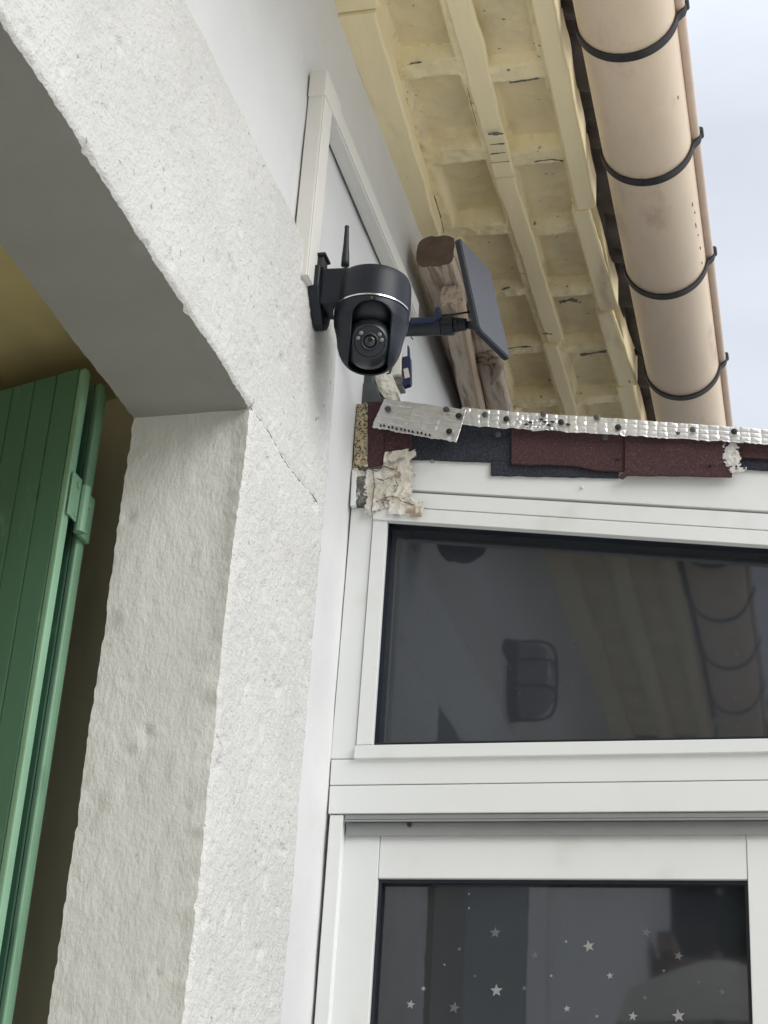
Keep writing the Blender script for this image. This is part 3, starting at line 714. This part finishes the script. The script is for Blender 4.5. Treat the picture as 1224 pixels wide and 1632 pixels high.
# posts and bars
build('corner_post', join(ext([(560, 809), (594, 809), (594, 828), (567, 1187), (564, 1209), (527, 1209)], yf+.002, .06)), M_pvc, po, bevel=.001)
build('mid_rail', ext([(528, 1210.5), (XR, 1210.5-.0155*(XR-528)), (XR, 1251-.0125*(XR-528)), (525.5, 1251)], yf, .07), M_pvc, po, bevel=.001)
build('lower_rail', ext([(525.5, 1252.5), (XR, 1252.5-.0125*(XR-525)), (XR, 1296.5-.0065*(XR-525)), (523, 1296.5)], yf-.002, .08), M_pvc, po, bevel=.001)
tx0, tx1 = at(549, 1310, 'y', yf)[0], at(XR, 1310, 'y', yf)[0]
zt = at(549, 1297, 'y', yf)[2]; zt2 = at(549, 1329, 'y', yf)[2]
build('sliding_track', join(box(tx0, tx1, yf+.002, yf+.006, zt-.009, zt-.001), box(tx0, tx1, yf-.001, yf+.004, zt-.0135, zt-.0105), box(tx0, tx1, yf+.012, yf+.016, zt2, zt-.012), box(tx0, tx1, yf+.034, yf+.038, zt2-.01, zt-.0)), M_track, po, bevel=.0006)
build('track_screw', tube([at(652, 1314, 'y', yf+.0115), at(652, 1314, 'y', yf+.008)], .004, 10), M_screwd, po)
jx0, jx1 = at(526, 1298, 'y', yf)[0], at(547, 1298, 'y', yf)[0]
build('side_jamb', join(box(jx0, jx1, yf+.0, yf+.07, -1.58, zt-.002)), M_pvc, po, bevel=.001)
build('wall_sealant', join(box(WX+.001, jx0-.004, yf+.012, yf+.03, -1.58, zt-.002), box(WX+.001, at(560, 809, 'y', yf)[0]+.005, yf+.006, yf+.05, zt, 1.17)), M_seal, po)
# transom window
tw = build('transom_frame', join(
    ext([(594.5, 828.5), (617, 830), (593.5, 1186), (567.5, 1187)], yf-.002, .012),
    ext([(565.5, 1187.5), (XR, 1187.5-.0165*(XR-566)), (XR, 1207-.0150*(XR-564)), (563.5, 1208.5)], yf-.008, .06)), M_pvc, po, bevel=.001)
xr1 = 1890
build('gasket', join(ext([(600, 818), (640, 820), (xr1, fC(xr1)-8), (xr1, fC(xr1)+1), (617, fC(617)+1)], yf+.0105, .031), ext([(617.5, 829), (xr1, fC(xr1)-3), (xr1, fC(xr1)+2.5), (617.5, 830.5)], yf+.010, .032),
                     ext([(617.5, 832), (619.5, 832), (595.5, 1185), (593.5, 1186)], yf+.010, .032),
                     ext([(596, 1183.8), (xr1, 1183.8-.0165*(xr1-566)), (xr1, 1185.5-.0165*(xr1-566)), (596, 1185.5)], yf+.010, .032)), M_gask, tw)
build('glass_pane', ext([(612, 836), (xr1, fC(xr1)+5), (xr1, 1194-.0165*(xr1-566)), (590, 1194)], yf+.042, .004), M_glassA, tw)
# porch body: side wall core, roof slab, far frame
rx0 = at(605, 690, 'y', yf); rx1 = at(XR, 690+1295*.073, 'y', yf)
sl = (rx1[2]-rx0[2])/(rx1[0]-rx0[0])
zr = lambda x, o=0: rx0[2]+sl*(x-rx0[0])+o
build('roof_slab', prism([(WX+.012, yf+.032, zr(WX)-.03), (rx1[0]+.1, yf+.032, zr(rx1[0]+.1)-.03), (rx1[0]+.1, yf+.032, zr(rx1[0]+.1)+.012), (WX+.012, yf+.032, zr(WX)+.012)],
                         [(WX+.012, 5.4, zr(WX)-.03), (rx1[0]+.1, 5.4, zr(rx1[0]+.1)-.03), (rx1[0]+.1, 5.4, zr(rx1[0]+.1)+.012), (WX+.012, 5.4, zr(WX)+.012)]), M_navy, po)
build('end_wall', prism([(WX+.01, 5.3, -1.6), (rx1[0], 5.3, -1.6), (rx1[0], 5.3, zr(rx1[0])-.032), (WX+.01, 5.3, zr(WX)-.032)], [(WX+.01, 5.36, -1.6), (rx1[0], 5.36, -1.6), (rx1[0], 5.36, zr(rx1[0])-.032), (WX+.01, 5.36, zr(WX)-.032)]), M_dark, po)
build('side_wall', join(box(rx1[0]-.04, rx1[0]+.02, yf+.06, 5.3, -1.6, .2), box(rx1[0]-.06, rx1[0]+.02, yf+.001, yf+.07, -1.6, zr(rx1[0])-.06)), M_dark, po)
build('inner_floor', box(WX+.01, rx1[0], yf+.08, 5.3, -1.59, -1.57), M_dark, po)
# felt strips
def slab(name, pix, y, th, m, parent=po, **k): return build(name, ext(pix, y, th), m, parent, bevel=.0008, **k)
def wavy(pix, amp=1.0, step=14, seed=0):
    out_ = []
    for i in range(len(pix)):
        a, b = pix[i], pix[(i+1) % len(pix)]; l = math.hypot(b[0]-a[0], b[1]-a[1]); n = max(1, int(l/step))
        for k in range(n):
            t = k/n; x = a[0]+(b[0]-a[0])*t; y = a[1]+(b[1]-a[1])*t
            if k: x += amp*.5*fn_(x*.05, y*.05, seed, 1); y += amp*fn_(x*.06, y*.05, seed+5, 1)
            out_.append((x, y))
    return out_
slab('felt_strip', wavy([(650, 672), (820, 682), (818, 737), (655, 731)], 1.5), yf-.006, .006, M_navy)
slab('felt_strip', wavy([(782, 733), (986, 748), (986, 761), (782, 757)], 1.5, seed=1), yf-.006, .0052, M_navy)
slab('felt_strip', wavy([(815, 678), (1000, 690), (1000, 751), (960, 750), (915, 742), (815, 739)], 1.8, seed=2), yf-.0115, .005, M_maroon)
slab('felt_strip', wavy([(996, 690), (1190, 703), (1172, 722), (1166, 760), (1098, 758), (1000, 757), (992, 763), (985, 760), (996, 750)], 1.6, seed=3), yf-.0165, .0045, M_maroon)
slab('felt_strip', wavy([(1160, 703), (XR, 757), (XR, 790), (1168, 727)], 1.5, seed=4), yf-.0115, .005, M_maroon)
slab('felt_strip', wavy([(1170, 723), (XR, 775), (XR, 797), (1170, 746)], 1.5, seed=5), yf-.006, .005, M_navy)
slab('felt_strip', wavy([(586, 640), (612, 640), (610, 741), (586, 746)], 1.5, seed=6), yf-.013, .01, M_maroon)
slab('felt_strip', wavy([(609, 664), (655, 670), (655, 727), (640, 731), (615, 736), (609, 738)], 1.5, seed=7), yf-.010, .008, M_maroon)
slab('felt_strip', [(575, 745), (611, 738), (608, 746), (578, 749)], yf-.012, .008, M_slate)
# crusted white patch on the felt
random.seed(3)
cc_ = Vector(at(1166, 728, 'y', yf-.0168))
def crust(u, v):
    x = cc_.x+(u-.5)*.050; z = cc_.z+(v-.5)*.064
    return (x, cc_.y-.0006-.0016*abs(fn_(x, 2, z, 90, 3))-.0012*crm(u, v), z)
def crm(u, v):
    x = cc_.x+(u-.5)*.050; z = cc_.z+(v-.5)*.064
    e = 1-((u-.52-.12*(.5-v))/.30)**2-((v-.5)/.50)**2
    if v < .16: e = max(e, .75-abs(u-.75)*2.4-abs(v-.08)*5)
    return max(0, e*.9+.75*fn_(x, 5, z, 130, 4)-.12)
build('white_crust', grid([i/60 for i in range(61)], [i/76 for i in range(77)], crust, keep=lambda u, v: crm(u, v) > 0.02, flip=False), M_foilcap, po, smooth=True)
# lichened cut edge of the roof panel
def lump(pix, y, th, m, name, amp=.004, parent=po, seed=0, s=30, nx=26, nz=44, mats=None):
    """quad (tl,tr,br,bl) relief panel"""
    q = [Vector(at(*p, 'y', y)) for p in pix]
    keep = None
    if name == 'foam_filler':
        def keep(u, v):
            p = (q[0]*(1-u)+q[1]*u)*(1-v)+(q[3]*(1-u)+q[2]*u)*v
            return min(u, 1-u, v, 1-v)*3.2 + .34*fn_(p.x, seed+20, p.z, 55, 4)+.06*fn_(p.x, seed, p.z, 200, 2) > .10
    def f(u, v):
        p = (q[0]*(1-u)+q[1]*u)*(1-v)+(q[3]*(1-u)+q[2]*u)*v
        e = min(u, 1-u, v, 1-v); 
        d = amp*(1+fn_(p.x, seed, p.z, s, 4)) if e > 1e-6 else -th
        w_ = .002*fn_(p.x, seed+3, p.z, 40, 3)
        return (p.x+w_, p.y-d, p.z+.002*fn_(p.x, seed+9, p.z, 45, 3))
    return build(name, grid([i/nx for i in range(nx+1)], [i/nz for i in range(nz+1)], f, flip=True, keep=keep), m, parent, smooth=True)
lump([(569, 643), (591, 641), (587, 744), (561, 746)], yf-.008, .02, M_mott, 'cut_roof_edge', .003, seed=2, s=90, nz=60)
lump([(561, 747), (586, 748), (584, 800), (560, 808)], yf-.004, .02, M_foam, 'foam_filler', .004, seed=4, s=50)
lump([(578, 732), (664, 716), (658, 798), (580, 824)], yf-.006, .012, M_foam, 'foam_filler', .0042, seed=5, s=38, nx=90, nz=90)
lump([(582, 780), (630, 776), (638, 800), (586, 822)], yf-.006, .012, M_foam, 'foam_filler', .0038, seed=6, s=42, nx=70, nz=60)
lump([(618, 794), (680, 800), (676, 826), (616, 820)], yf-.009, .006, M_foam, 'foam_filler', .0025, seed=8, s=60)
lump([(567, 760), (585, 757), (586, 802), (566, 805)], yf-.006, .010, M_darkmortar, 'dark_hole_fill', .0040, seed=9, s=80)
lump([(612, 722), (655, 714), (650, 729), (610, 738)], yf-.017, .004, M_foam, 'foam_filler', .002, seed=10, s=60)
M_crk = mat('brown crack in filler', (.16, .12, .085), .9)
for pl_ in ([(586, 747), (600, 751), (612, 744), (632, 748)], [(594, 752), (597, 775), (593, 800), (592, 818)], [(633, 742), (629, 760), (634, 774), (628, 786)], [(598, 801), (612, 794), (628, 790), (641, 800), (666, 806)], [(612, 806), (609, 800), (615, 796), (622, 799)], [(600, 762), (612, 766), (624, 760)]):
    P_ = []
    for a, b in zip(pl_[:-1], pl_[1:]):
        for k in range(6):
            t = k/6; P_.append(at(a[0]+(b[0]-a[0])*t+random.uniform(-.8, .8), a[1]+(b[1]-a[1])*t+random.uniform(-.8, .8), 'y', yf-.0135))
    build('filler_crack', tube(P_, [.0003+.0011*random.random() for _ in P_], 5), M_crk, po)
build('white_end_cap', ext([(561, 748), (568, 752), (566, 805), (558, 806)], yf-.014, .012), M_pvc, po, bevel=.001)
# foil flashing: quilted relief, ragged lower edge
def foil(name, tl, tr, br, bl, y, seed, cw=.0180, ch=.0112, tear=()):
    q = [Vector(at(*p, 'y', y)) for p in (tl, tr, br, bl)]
    W_ = (q[1]-q[0]).length; H_ = (q[3]-q[0]).length; nx = int(W_/.0013); nz = int(H_/.0011)
    def f(u, v):
        p = (q[0]*(1-u)+q[1]*u)*(1-v)+(q[3]*(1-u)+q[2]*u)*v
        if v > .8: p.z -= (v-.8)*5*(.0028*fn_(p.x, seed, 0, 30, 3)+.0025*abs(fn_(p.x, seed, 4, 90, 2)))
        if v < .2: p.z += (.2-v)*5*.0012*fn_(p.x, seed+6, 0, 30, 3)
        if u < .06: p.x -= (.06-u)*16*.002*fn_(p.z, seed, 2, 60, 3)
        a, b = u*W_/cw+.10*fn_(p.x, seed, p.z, 30, 2), v*H_/ch+.12*fn_(p.x, seed+2, p.z, 30, 2)
        g = min(abs((a % 1)-.5), .5)*2; h_ = abs((b % 1)-.5)*2
        pil = (1-g**4)*(1-h_**4)
        d = .0021*pil*(.7+.4*noise.cell(Vector((math.floor(a), math.floor(b), seed))))+.0022*fn_(p.x, seed+1, p.z, 12, 2)+.0004*fn_(p.x, seed+4, p.z, 120, 2)
        for (tu, tv, ts) in tear:
            r2 = ((u-tu)*W_)**2+((v-tv)*H_*1.5)**2
            if r2 < ts*ts: d += .006*fn_(p.x, seed+7, p.z, 110, 3)*(1-r2/ts/ts)
        return (p.x, p.y-.003-d, p.z)
    return build(name, grid([i/nx for i in range(nx+1)], [i/nz for i in range(nz+1)], f, flip=True), M_foil, po, smooth=True)
f1 = foil('foil_flashing', (736, 651), (1330, 693), (1330, 716), (736, 679), yf-.021, 1, tear=((.19, .6, .03), (.24, .8, .02), (.45, .9, .012)))
f1.modifiers.new('s', 'SOLIDIFY').thickness = .0012
f2 = foil('foil_flashing', (613, 637), (744, 654), (728, 706), (593, 682), yf-.026, 2, cw=.030, ch=.0125)
f2.modifiers.new('s', 'SOLIDIFY').thickness = .0012
f3 = build('foil_flashing', ext([(1329, 693), (XR, 733), (XR, 756), (1329, 716)], yf-.023, .002), M_foil, po)
# holes punched along the lower edge of the foil patch
hs = []
for i in range(13):
    t = i/12; px = 606+t*78+random.uniform(-1, 1); py = 677+t*16+random.uniform(-1, 1)
    hs.append(ext([(px-1.4, py-1.2), (px+1.2, py-1.8), (px+1.6, py+1.0), (px-1, py+1.6)], yf-.0335, .003))
for (px, py) in ((862, 668), (868, 672), (874, 677), (880, 672), (838, 676), (845, 673), (1080, 690), (905, 676)):
    hs.append(ext([(px-3.5, py-.5), (px-1, py-1.6), (px+3.8, py-.9), (px+1, py+1.3)], yf-.029, .003))
for h_ in hs: build('foil_tear', h_, M_gask, po)
# screws with washers
def screw(px, py, y, r, m):
    c_ = at(px, py, 'y', y); n = 16; V, F = [], []
    for rr, d in ((r, 0), (r, .0018), (r*.6, .0026), (r*.5, .0026), (r*.45, .0040), (.0002, .0042)):
        for k in range(n): a = 2*math.pi*k/n; V.append((c_[0]+rr*math.cos(a), c_[1]-d, c_[2]+rr*math.sin(a)))
    for i in range(5):
        for k in range(n): F.append((i*n+k, i*n+(k+1) % n, (i+1)*n+(k+1) % n, (i+1)*n+k))
    build('screw', (V, F), m, po, smooth='angle')
for (px, py, dark) in ((618, 652, 0), (711, 653, 0), (731, 663, 1), (716, 688, 1)): screw(px, py, yf-.033, .0058, M_screwd if dark else M_screw)
for (px, py, dark) in ((773, 661, 0), (807, 668, 1), (866, 660, 0), (894, 673, 1), (951, 665, 0), (985, 681, 1), (1104, 685, 0), (1170, 688, 1)): screw(px, py, yf-.028, .0055, M_screwd if dark else M_screw)
for (px, py) in ((794, 693), (965, 698)): screw(px, py, yf-.0125, .0055, M_screw)
screw(689, 735, yf-.0008, .0040, M_track); screw(986, 731, yf-.0125, .003, M_maroon); screw(1133, 741, yf-.0172, .003, M_maroon); screw(928, 777, yf-.0005, .003, M_pvc)
# slate, broken render and strip of seal above the corner
build('slate_flashing', join(ext([(573, 585), (593, 585), (594, 612), (572, 613)], 2.672, .02), ext([(571, 611), (597, 609), (608, 640), (570, 643)], 2.668, .02)), M_slate, po, bevel=.001)
lump([(592, 575), (622, 588), (640, 641), (606, 641)], 2.70, .03, mat('broken white render', (.66, .64, .58), .95, var=.1, vs=30, bumps=((60, .6, .003),), spots=(((.28, .24, .2), 60, .68, .74, 2),)), 'broken_render', .008, seed=12, s=22, nx=40, nz=50)
build('seal_strip', join(tube([at(*q, 'y', 2.688) for q in ((592, 588), (593, 600), (598, 612), (602, 624), (612, 636), (618, 642))], .0028, 8), tube([at(*q, 'y', 2.684) for q in ((594, 625), (603, 634), (613, 641))], [.004, .0055, .005], 8)), M_screwd, po, smooth=True)

# ------------------------------------------------------------------ sliding doors
yd = yf+.020
dx0, dx1, dx2, dx3 = [at(px, 1335, 'y', yd)[0] for px in (549, 606, 1189, 1247)]
dz = at(606, 1329.5, 'y', yd)[2]; dg = at(606, 1399, 'y', yd)[2]
def door(x0, x1, x2, x3, y, label):
    d = empty('sliding_door', (x0, y, -1.58), label, 'door', 'sliding glass doors')
    build('stile', box(x0, x1-.0006, y, y+.036, -1.57, dz), M_pvc, d, bevel=.0012)
    build('stile', box(x2+.0006, x3, y, y+.036, -1.57, dz), M_pvc, d, bevel=.0012)
    build('top_rail', box(x1, x2, y+.0015, y+.034, dg, dz-.0005), M_pvc, d, bevel=.0012)
    build('bottom_rail', box(x1, x2, y+.0015, y+.034, -1.57, -1.45), M_pvc, d, bevel=.0012)
    build('gasket', join(box(x1, x2, y+.010, y+.022, dg-.006, dg), box(x1, x1+.005, y+.010, y+.022, -1.45, dg-.006), box(x2-.005, x2, y+.010, y+.022, -1.45, dg-.006)), M_gask, d)
    g = build('glass_pane', box(x1+.001, x2-.001, y+.0235, y+.0275, -1.45, dg-.001), M_glassB, d)
    return d, g
d1, g1 = door(dx0, dx1, dx2, dx3, yd, 'white sliding glass door with small star stickers on its dark pane')
d2, g2 = door(dx3+.003, dx3+.062, dx3+.062+(dx2-dx1), dx3+.12+(dx2-dx1), yd+.045, 'white sliding glass door without stickers at the right edge')
ST = [(578, 470, 13, 0), (672, 524, 10, 0), (800, 502, 13, 1), (936, 470, 11, 0), (1012, 525, 10, 0), (850, 572, 8, 1), (977, 560, 5, 0), (493, 509, 5, 0), (458, 546, 3, 1), (530, 573, 4, 0), (408, 602, 6, 1), (378, 640, 10, 1), (481, 648, 13, 0), (581, 607, 14, 1), (647, 602, 6, 0), (711, 572, 4, 1), (748, 650, 8, 1), (819, 668, 4, 1), (904, 668, 10, 1), (1012, 667, 14, 1), (933, 624, 6, 0), (1116, 610, 9, 0), (1060, 588, 5, 0), (746, 491, 4, 1), (516, 378, 3, 1), (516, 412, 3, 1)]
ys_ = yd+.0235-.0008
for (cx, cy, r, br_) in ST:
    px, py = 400+cx/1.4854, 1170+cy/1.4854
    c_ = at(px, py, 'y', ys_); r_ = r/1.4854*(c_[1]/fw[1]/FPX*.97)*1.0; rot = random.uniform(-.3, .3)
    P_ = []
    for k in range(10):
        a = math.pi/2+rot+math.pi*k/5; q = r_ if k % 2 == 0 else r_*.42
        P_.append((c_[0]+q*math.cos(a), ys_, c_[2]+q*math.sin(a)))
    build('star_sticker', prism(P_, [(p[0], p[1]+.0005, p[2]) for p in P_]), M_star if br_ else M_stard, g1)

# curtains inside
def curtain(x0, x1, y, label):
    def f(u, v):
        x = x0+(x1-x0)*u; return (x, y+.022*math.sin(x*70+.6*math.sin(v*2)), -1.5+v*(2.2))
    return tag(build('curtain', grid([i/60 for i in range(61)], [i/8 for i in range(9)], f), M_curtain, None, smooth=True, org=((x0+x1)/2, y, -1.5)), label, 'curtain')
curtain(at(604, 1500, 'y', yd+.15)[0]-.05, at(690, 1500, 'y', yd+.15)[0], yd+.15, 'grey curtain hanging behind the left side of the door pane')
curtain(at(868, 1500, 'y', yd+.15)[0], at(905, 1500, 'y', yd+.15)[0], yd+.15, 'narrow grey curtain hanging behind the middle of the door pane')

# ------------------------------------------------------------------ folded green shutter
sh = empty('folding_shutter', (-1.02, 1.98, -1.5), 'green painted folding wooden shutter stacked open inside the window opening', 'shutter')
ux = Vector((-.954, .299, 0)); uy = Vector((.299, .954, 0))
def leaf(o, th, L, zt, name, thick_edge=.02):
    """o: outer near corner"""
    o = Vector(o)
    def bx(s0, s1, t0, t1, z0, z1):
        P = [o+ux*s+uy*t for s, t in ((s0, t0), (s1, t0), (s1, t1), (s0, t1))]
        return prism([(p.x, p.y, z0) for p in P], [(p.x, p.y, z1) for p in P])
    bw = .0445; gs = []; n = int(L/bw)
    for k in range(n):
        gs.append(bx(.012+k*bw+.0008, .012+(k+1)*bw-.0008, 0, th, -1.55, zt))
    gs.append(bx(.012, .012+n*bw, .003, th-.003, -1.55, zt-.001))
    lf = build(name, join(*gs), M_green, sh, bevel=.0018)
    # moulded edge strip
    build('edge_strip', join(bx(0, .0118, 0.0, th*.66, -1.55, zt-.002), bx(.0035, .0118, th*.66, th-.0005, -1.55, zt-.004)), M_greenl, lf, bevel=.003)
    return lf
leaf((-1.020, 1.974, 0), .019, .50, 1.238, 'leaf')
leaf((-1.024, 2.040, 0), .022, .50, 1.250, 'leaf')
hx = -1.016
za, zb_ = at(122, 758, 'x', hx)[2], at(122, 850, 'x', hx)[2]
hz0, hz1 = min(za, zb_), max(za, zb_)
build('hinge', join(box(hx, hx+.003, 1.976, 2.006, hz0+.012, hz1+.0), box(hx-.004, hx+.003, 2.026, 2.058, hz0, hz1-.008), tube([(hx+.004, 2.017, hz0), (hx+.004, 2.017, hz1-.006)], .0085, 12), tube([(hx+.003, 1.995, hz1-.014), (hx+.006, 1.995, hz1-.014)], .005, 10), tube([(hx+.003, 2.039, hz1-.026), (hx+.006, 2.039, hz1-.026)], .005, 10), tube([(hx+.003, 1.998, hz0+.02), (hx+.005, 1.998, hz0+.02)], .004, 10), tube([(hx+.003, 2.039, hz0+.012), (hx+.005, 2.039, hz0+.012)], .004, 10)), M_greenl, sh, bevel=.001)

LY = 2*(YV+.042)-at(847, 1085, 'x', WX+.07)[1]; LZ = at(847, 1085, 'x', WX+.07)[2]
# ------------------------------------------------------------------ bulkhead lamp (seen mirrored in the transom glass)
lp = empty('wall_lamp', (WX, LY, LZ), 'black caged bulkhead wall lamp mirrored in the transom glass, unlit', 'lamp')
def oval(a, b, x, n=24, cy=None, cz=None): return [(x, LY+a*math.cos(2*math.pi*k/n), LZ+b*math.sin(2*math.pi*k/n)) for k in range(n)]
build('base', prism(oval(.062, .115, WX+.045), oval(.066, .12, WX)), M_hook, lp, bevel=.006)
def globe(u, v):
    a = u*2*math.pi; t = v*math.pi/2
    return (WX+.045+.085*math.sin(t)**.8 if t > 0 else WX+.045, LY+.056*math.cos(a)*math.cos(t)**.5, LZ+.108*math.sin(a)*math.cos(t)**.5)
build('globe', grid([i/28 for i in range(29)], [i/10 for i in range(11)], globe), M_lampg, lp, smooth=True)
def arc_(n=14): return [math.pi*k/n for k in range(n+1)]
def se(c, e=.45): return math.copysign(abs(c)**e, c)
cg = [tube([(WX+.045+.095*abs(se(math.sin(a))), LY, LZ+.112*se(math.cos(a))) for a in arc_()], .0045, 8)]
for dz_ in (.036, -.036):
    cg.append(tube([(WX+.045+.093*abs(se(math.sin(a))), LY+.064*se(math.cos(a)), LZ+dz_) for a in arc_()], .004, 8))
build('cage', join(*cg), M_hook, lp, smooth=True)

# ------------------------------------------------------------------ garden side, seen only as reflections
nh = empty('neighbour_house', (3.5, -13, -1.6), 'ochre neighbour house with terracotta roof across the garden, seen in the glass', 'house')
build('wall', box(-6, 9, -18, -13, -1.6, 1.2), M_house2, nh)
build('roof', prism([(-6.6, -12.4, 1.1), (-6.6, -18.6, 1.1), (-6.6, -15.5, 2.9)], [(9.6, -12.4, 1.1), (9.6, -18.6, 1.1), (9.6, -15.5, 2.9)]), M_roof2, nh)
build('window', join(box(-.5, .5, -13.0, -12.97, -.6, .7), box(2.5, 3.5, -13.0, -12.97, -.6, .7)), M_gask, nh)
pg = empty('pergola', (-.3, -3.2, -1.6), 'brown timber garden pergola, seen only as a reflection in the door glass', 'pergola')
gs = [box(-.9, -.78, -3.1, -2.98, -1.6, 1.42), box(1.1, 1.22, -3.1, -2.98, -1.6, 1.42), box(-1.3, 1.6, -3.12, -2.96, 1.42, 1.60), box(-1.3, 1.6, -5.0, -4.86, 1.42, 1.60)]
build('frame', join(*gs), M_beam, pg, bevel=.01)
build('rafter', join(*[box(x, x+.07, -5.2, -2.8, 1.605, 1.70) for x in lin(-1.2, 1.5, .45)]), M_beam, pg, bevel=.006)
pt = empty('palm_tree', (-.85, -6.5, -1.6), 'palm tree with drooping fronds, seen only as a reflection in the door glass', 'tree')
build('trunk', tube([(-.85, -6.5, -1.6), (-.83, -6.5, 0), (-.85, -6.5, 2.6)], [.2, .16, .15], 16), M_trunkw, pt, smooth=True)
V, F = [], []
for k in range(42):
    a = random.uniform(0, 6.28); e = random.uniform(-.3, 1.2); L = random.uniform(1.1, 1.6); prev = None
    for i in range(9):
        t = i/8; r = L*t; h_ = 2.6+L*(math.sin(e)*t-.75*t*t)
        c_ = Vector((-.85+r*math.cos(e)*math.cos(a), -6.5+r*math.cos(e)*math.sin(a), h_)); s_ = Vector((-math.sin(a), math.cos(a), 0))
        for sg in (-1, 1):
            b_ = len(V); l_ = .30*math.sin(math.pi*min(1, t*.85+.12))
            for m_ in range(3):
                cc = c_+Vector((math.cos(a), math.sin(a), 0))*m_*.05; tip = cc+s_*sg*l_+Vector((math.cos(a)*.1, math.sin(a)*.1, -.12))
                b_ = len(V); V += [tuple(cc), tuple(cc+Vector((math.cos(a), math.sin(a), 0))*.035), tuple(tip)]; F.append((b_, b_+1, b_+2))
build('crown', (V, F), M_leaf, pt)

V, F = [], []  # hedge added behind the viewpoint so the door glass mirrors something dark
random.seed(11)
for k in range(70000):
    x = random.uniform(-7, 8); y = -9+random.gauss(0, .5); z = random.uniform(-1.6, 5.2+.35*math.sin(x*1.7)+.25*math.sin(x*4.1)+random.gauss(0, .12))
    a, b_ = random.uniform(0, 6.28), random.uniform(-1, 1); s_ = random.uniform(.05, .10); n_ = len(V)
    u_ = Vector((math.cos(a), math.sin(a)*.5, b_)).normalized()*s_; v_ = Vector((-math.sin(a), .4, random.uniform(-1, 1))).normalized()*s_*.6
    c_ = Vector((x, y, z)); V += [tuple(c_-u_), tuple(c_+v_), tuple(c_+u_), tuple(c_-v_)]; F.append((n_, n_+1, n_+2, n_+3))
hg = empty('added_hedge', (0, -9, -1.6), 'tall dark evergreen hedge added out of view to darken the door glass reflection', 'hedge')
build('foliage', (V, F), M_leaf, hg)
build('stem', join(*[tube([(x, -9.1, -1.6), (x+.1, -9.1, 3.6)], .09, 8) for x in lin(-6.5, 7.5, 1.0)]), M_trunkw, hg)

gp = empty('added_parasol', (-.45, -2.3, -1.6), 'cream garden parasol on a pole, added out of view as a bright patch in the door glass', 'parasol')
build('pole', tube([(-.45, -2.3, -1.6), (-.45, -2.3, 1.5)], .02, 10), M_beam, gp, smooth=True)  # parasol added behind the viewpoint to brighten part of the door reflection
def can(u, v):
    a = u*2*math.pi; sc_ = 1-.04*(.5-.5*math.cos(a*8))
    return (-.45+.95*v*sc_*math.cos(a), -2.3+.95*v*sc_*math.sin(a), 1.48-.42*v**1.1)
build('canopy', grid([i/64 for i in range(65)], [i/10 for i in range(1, 11)], can), mat('cream canvas', (.62, .58, .50), .9), gp)
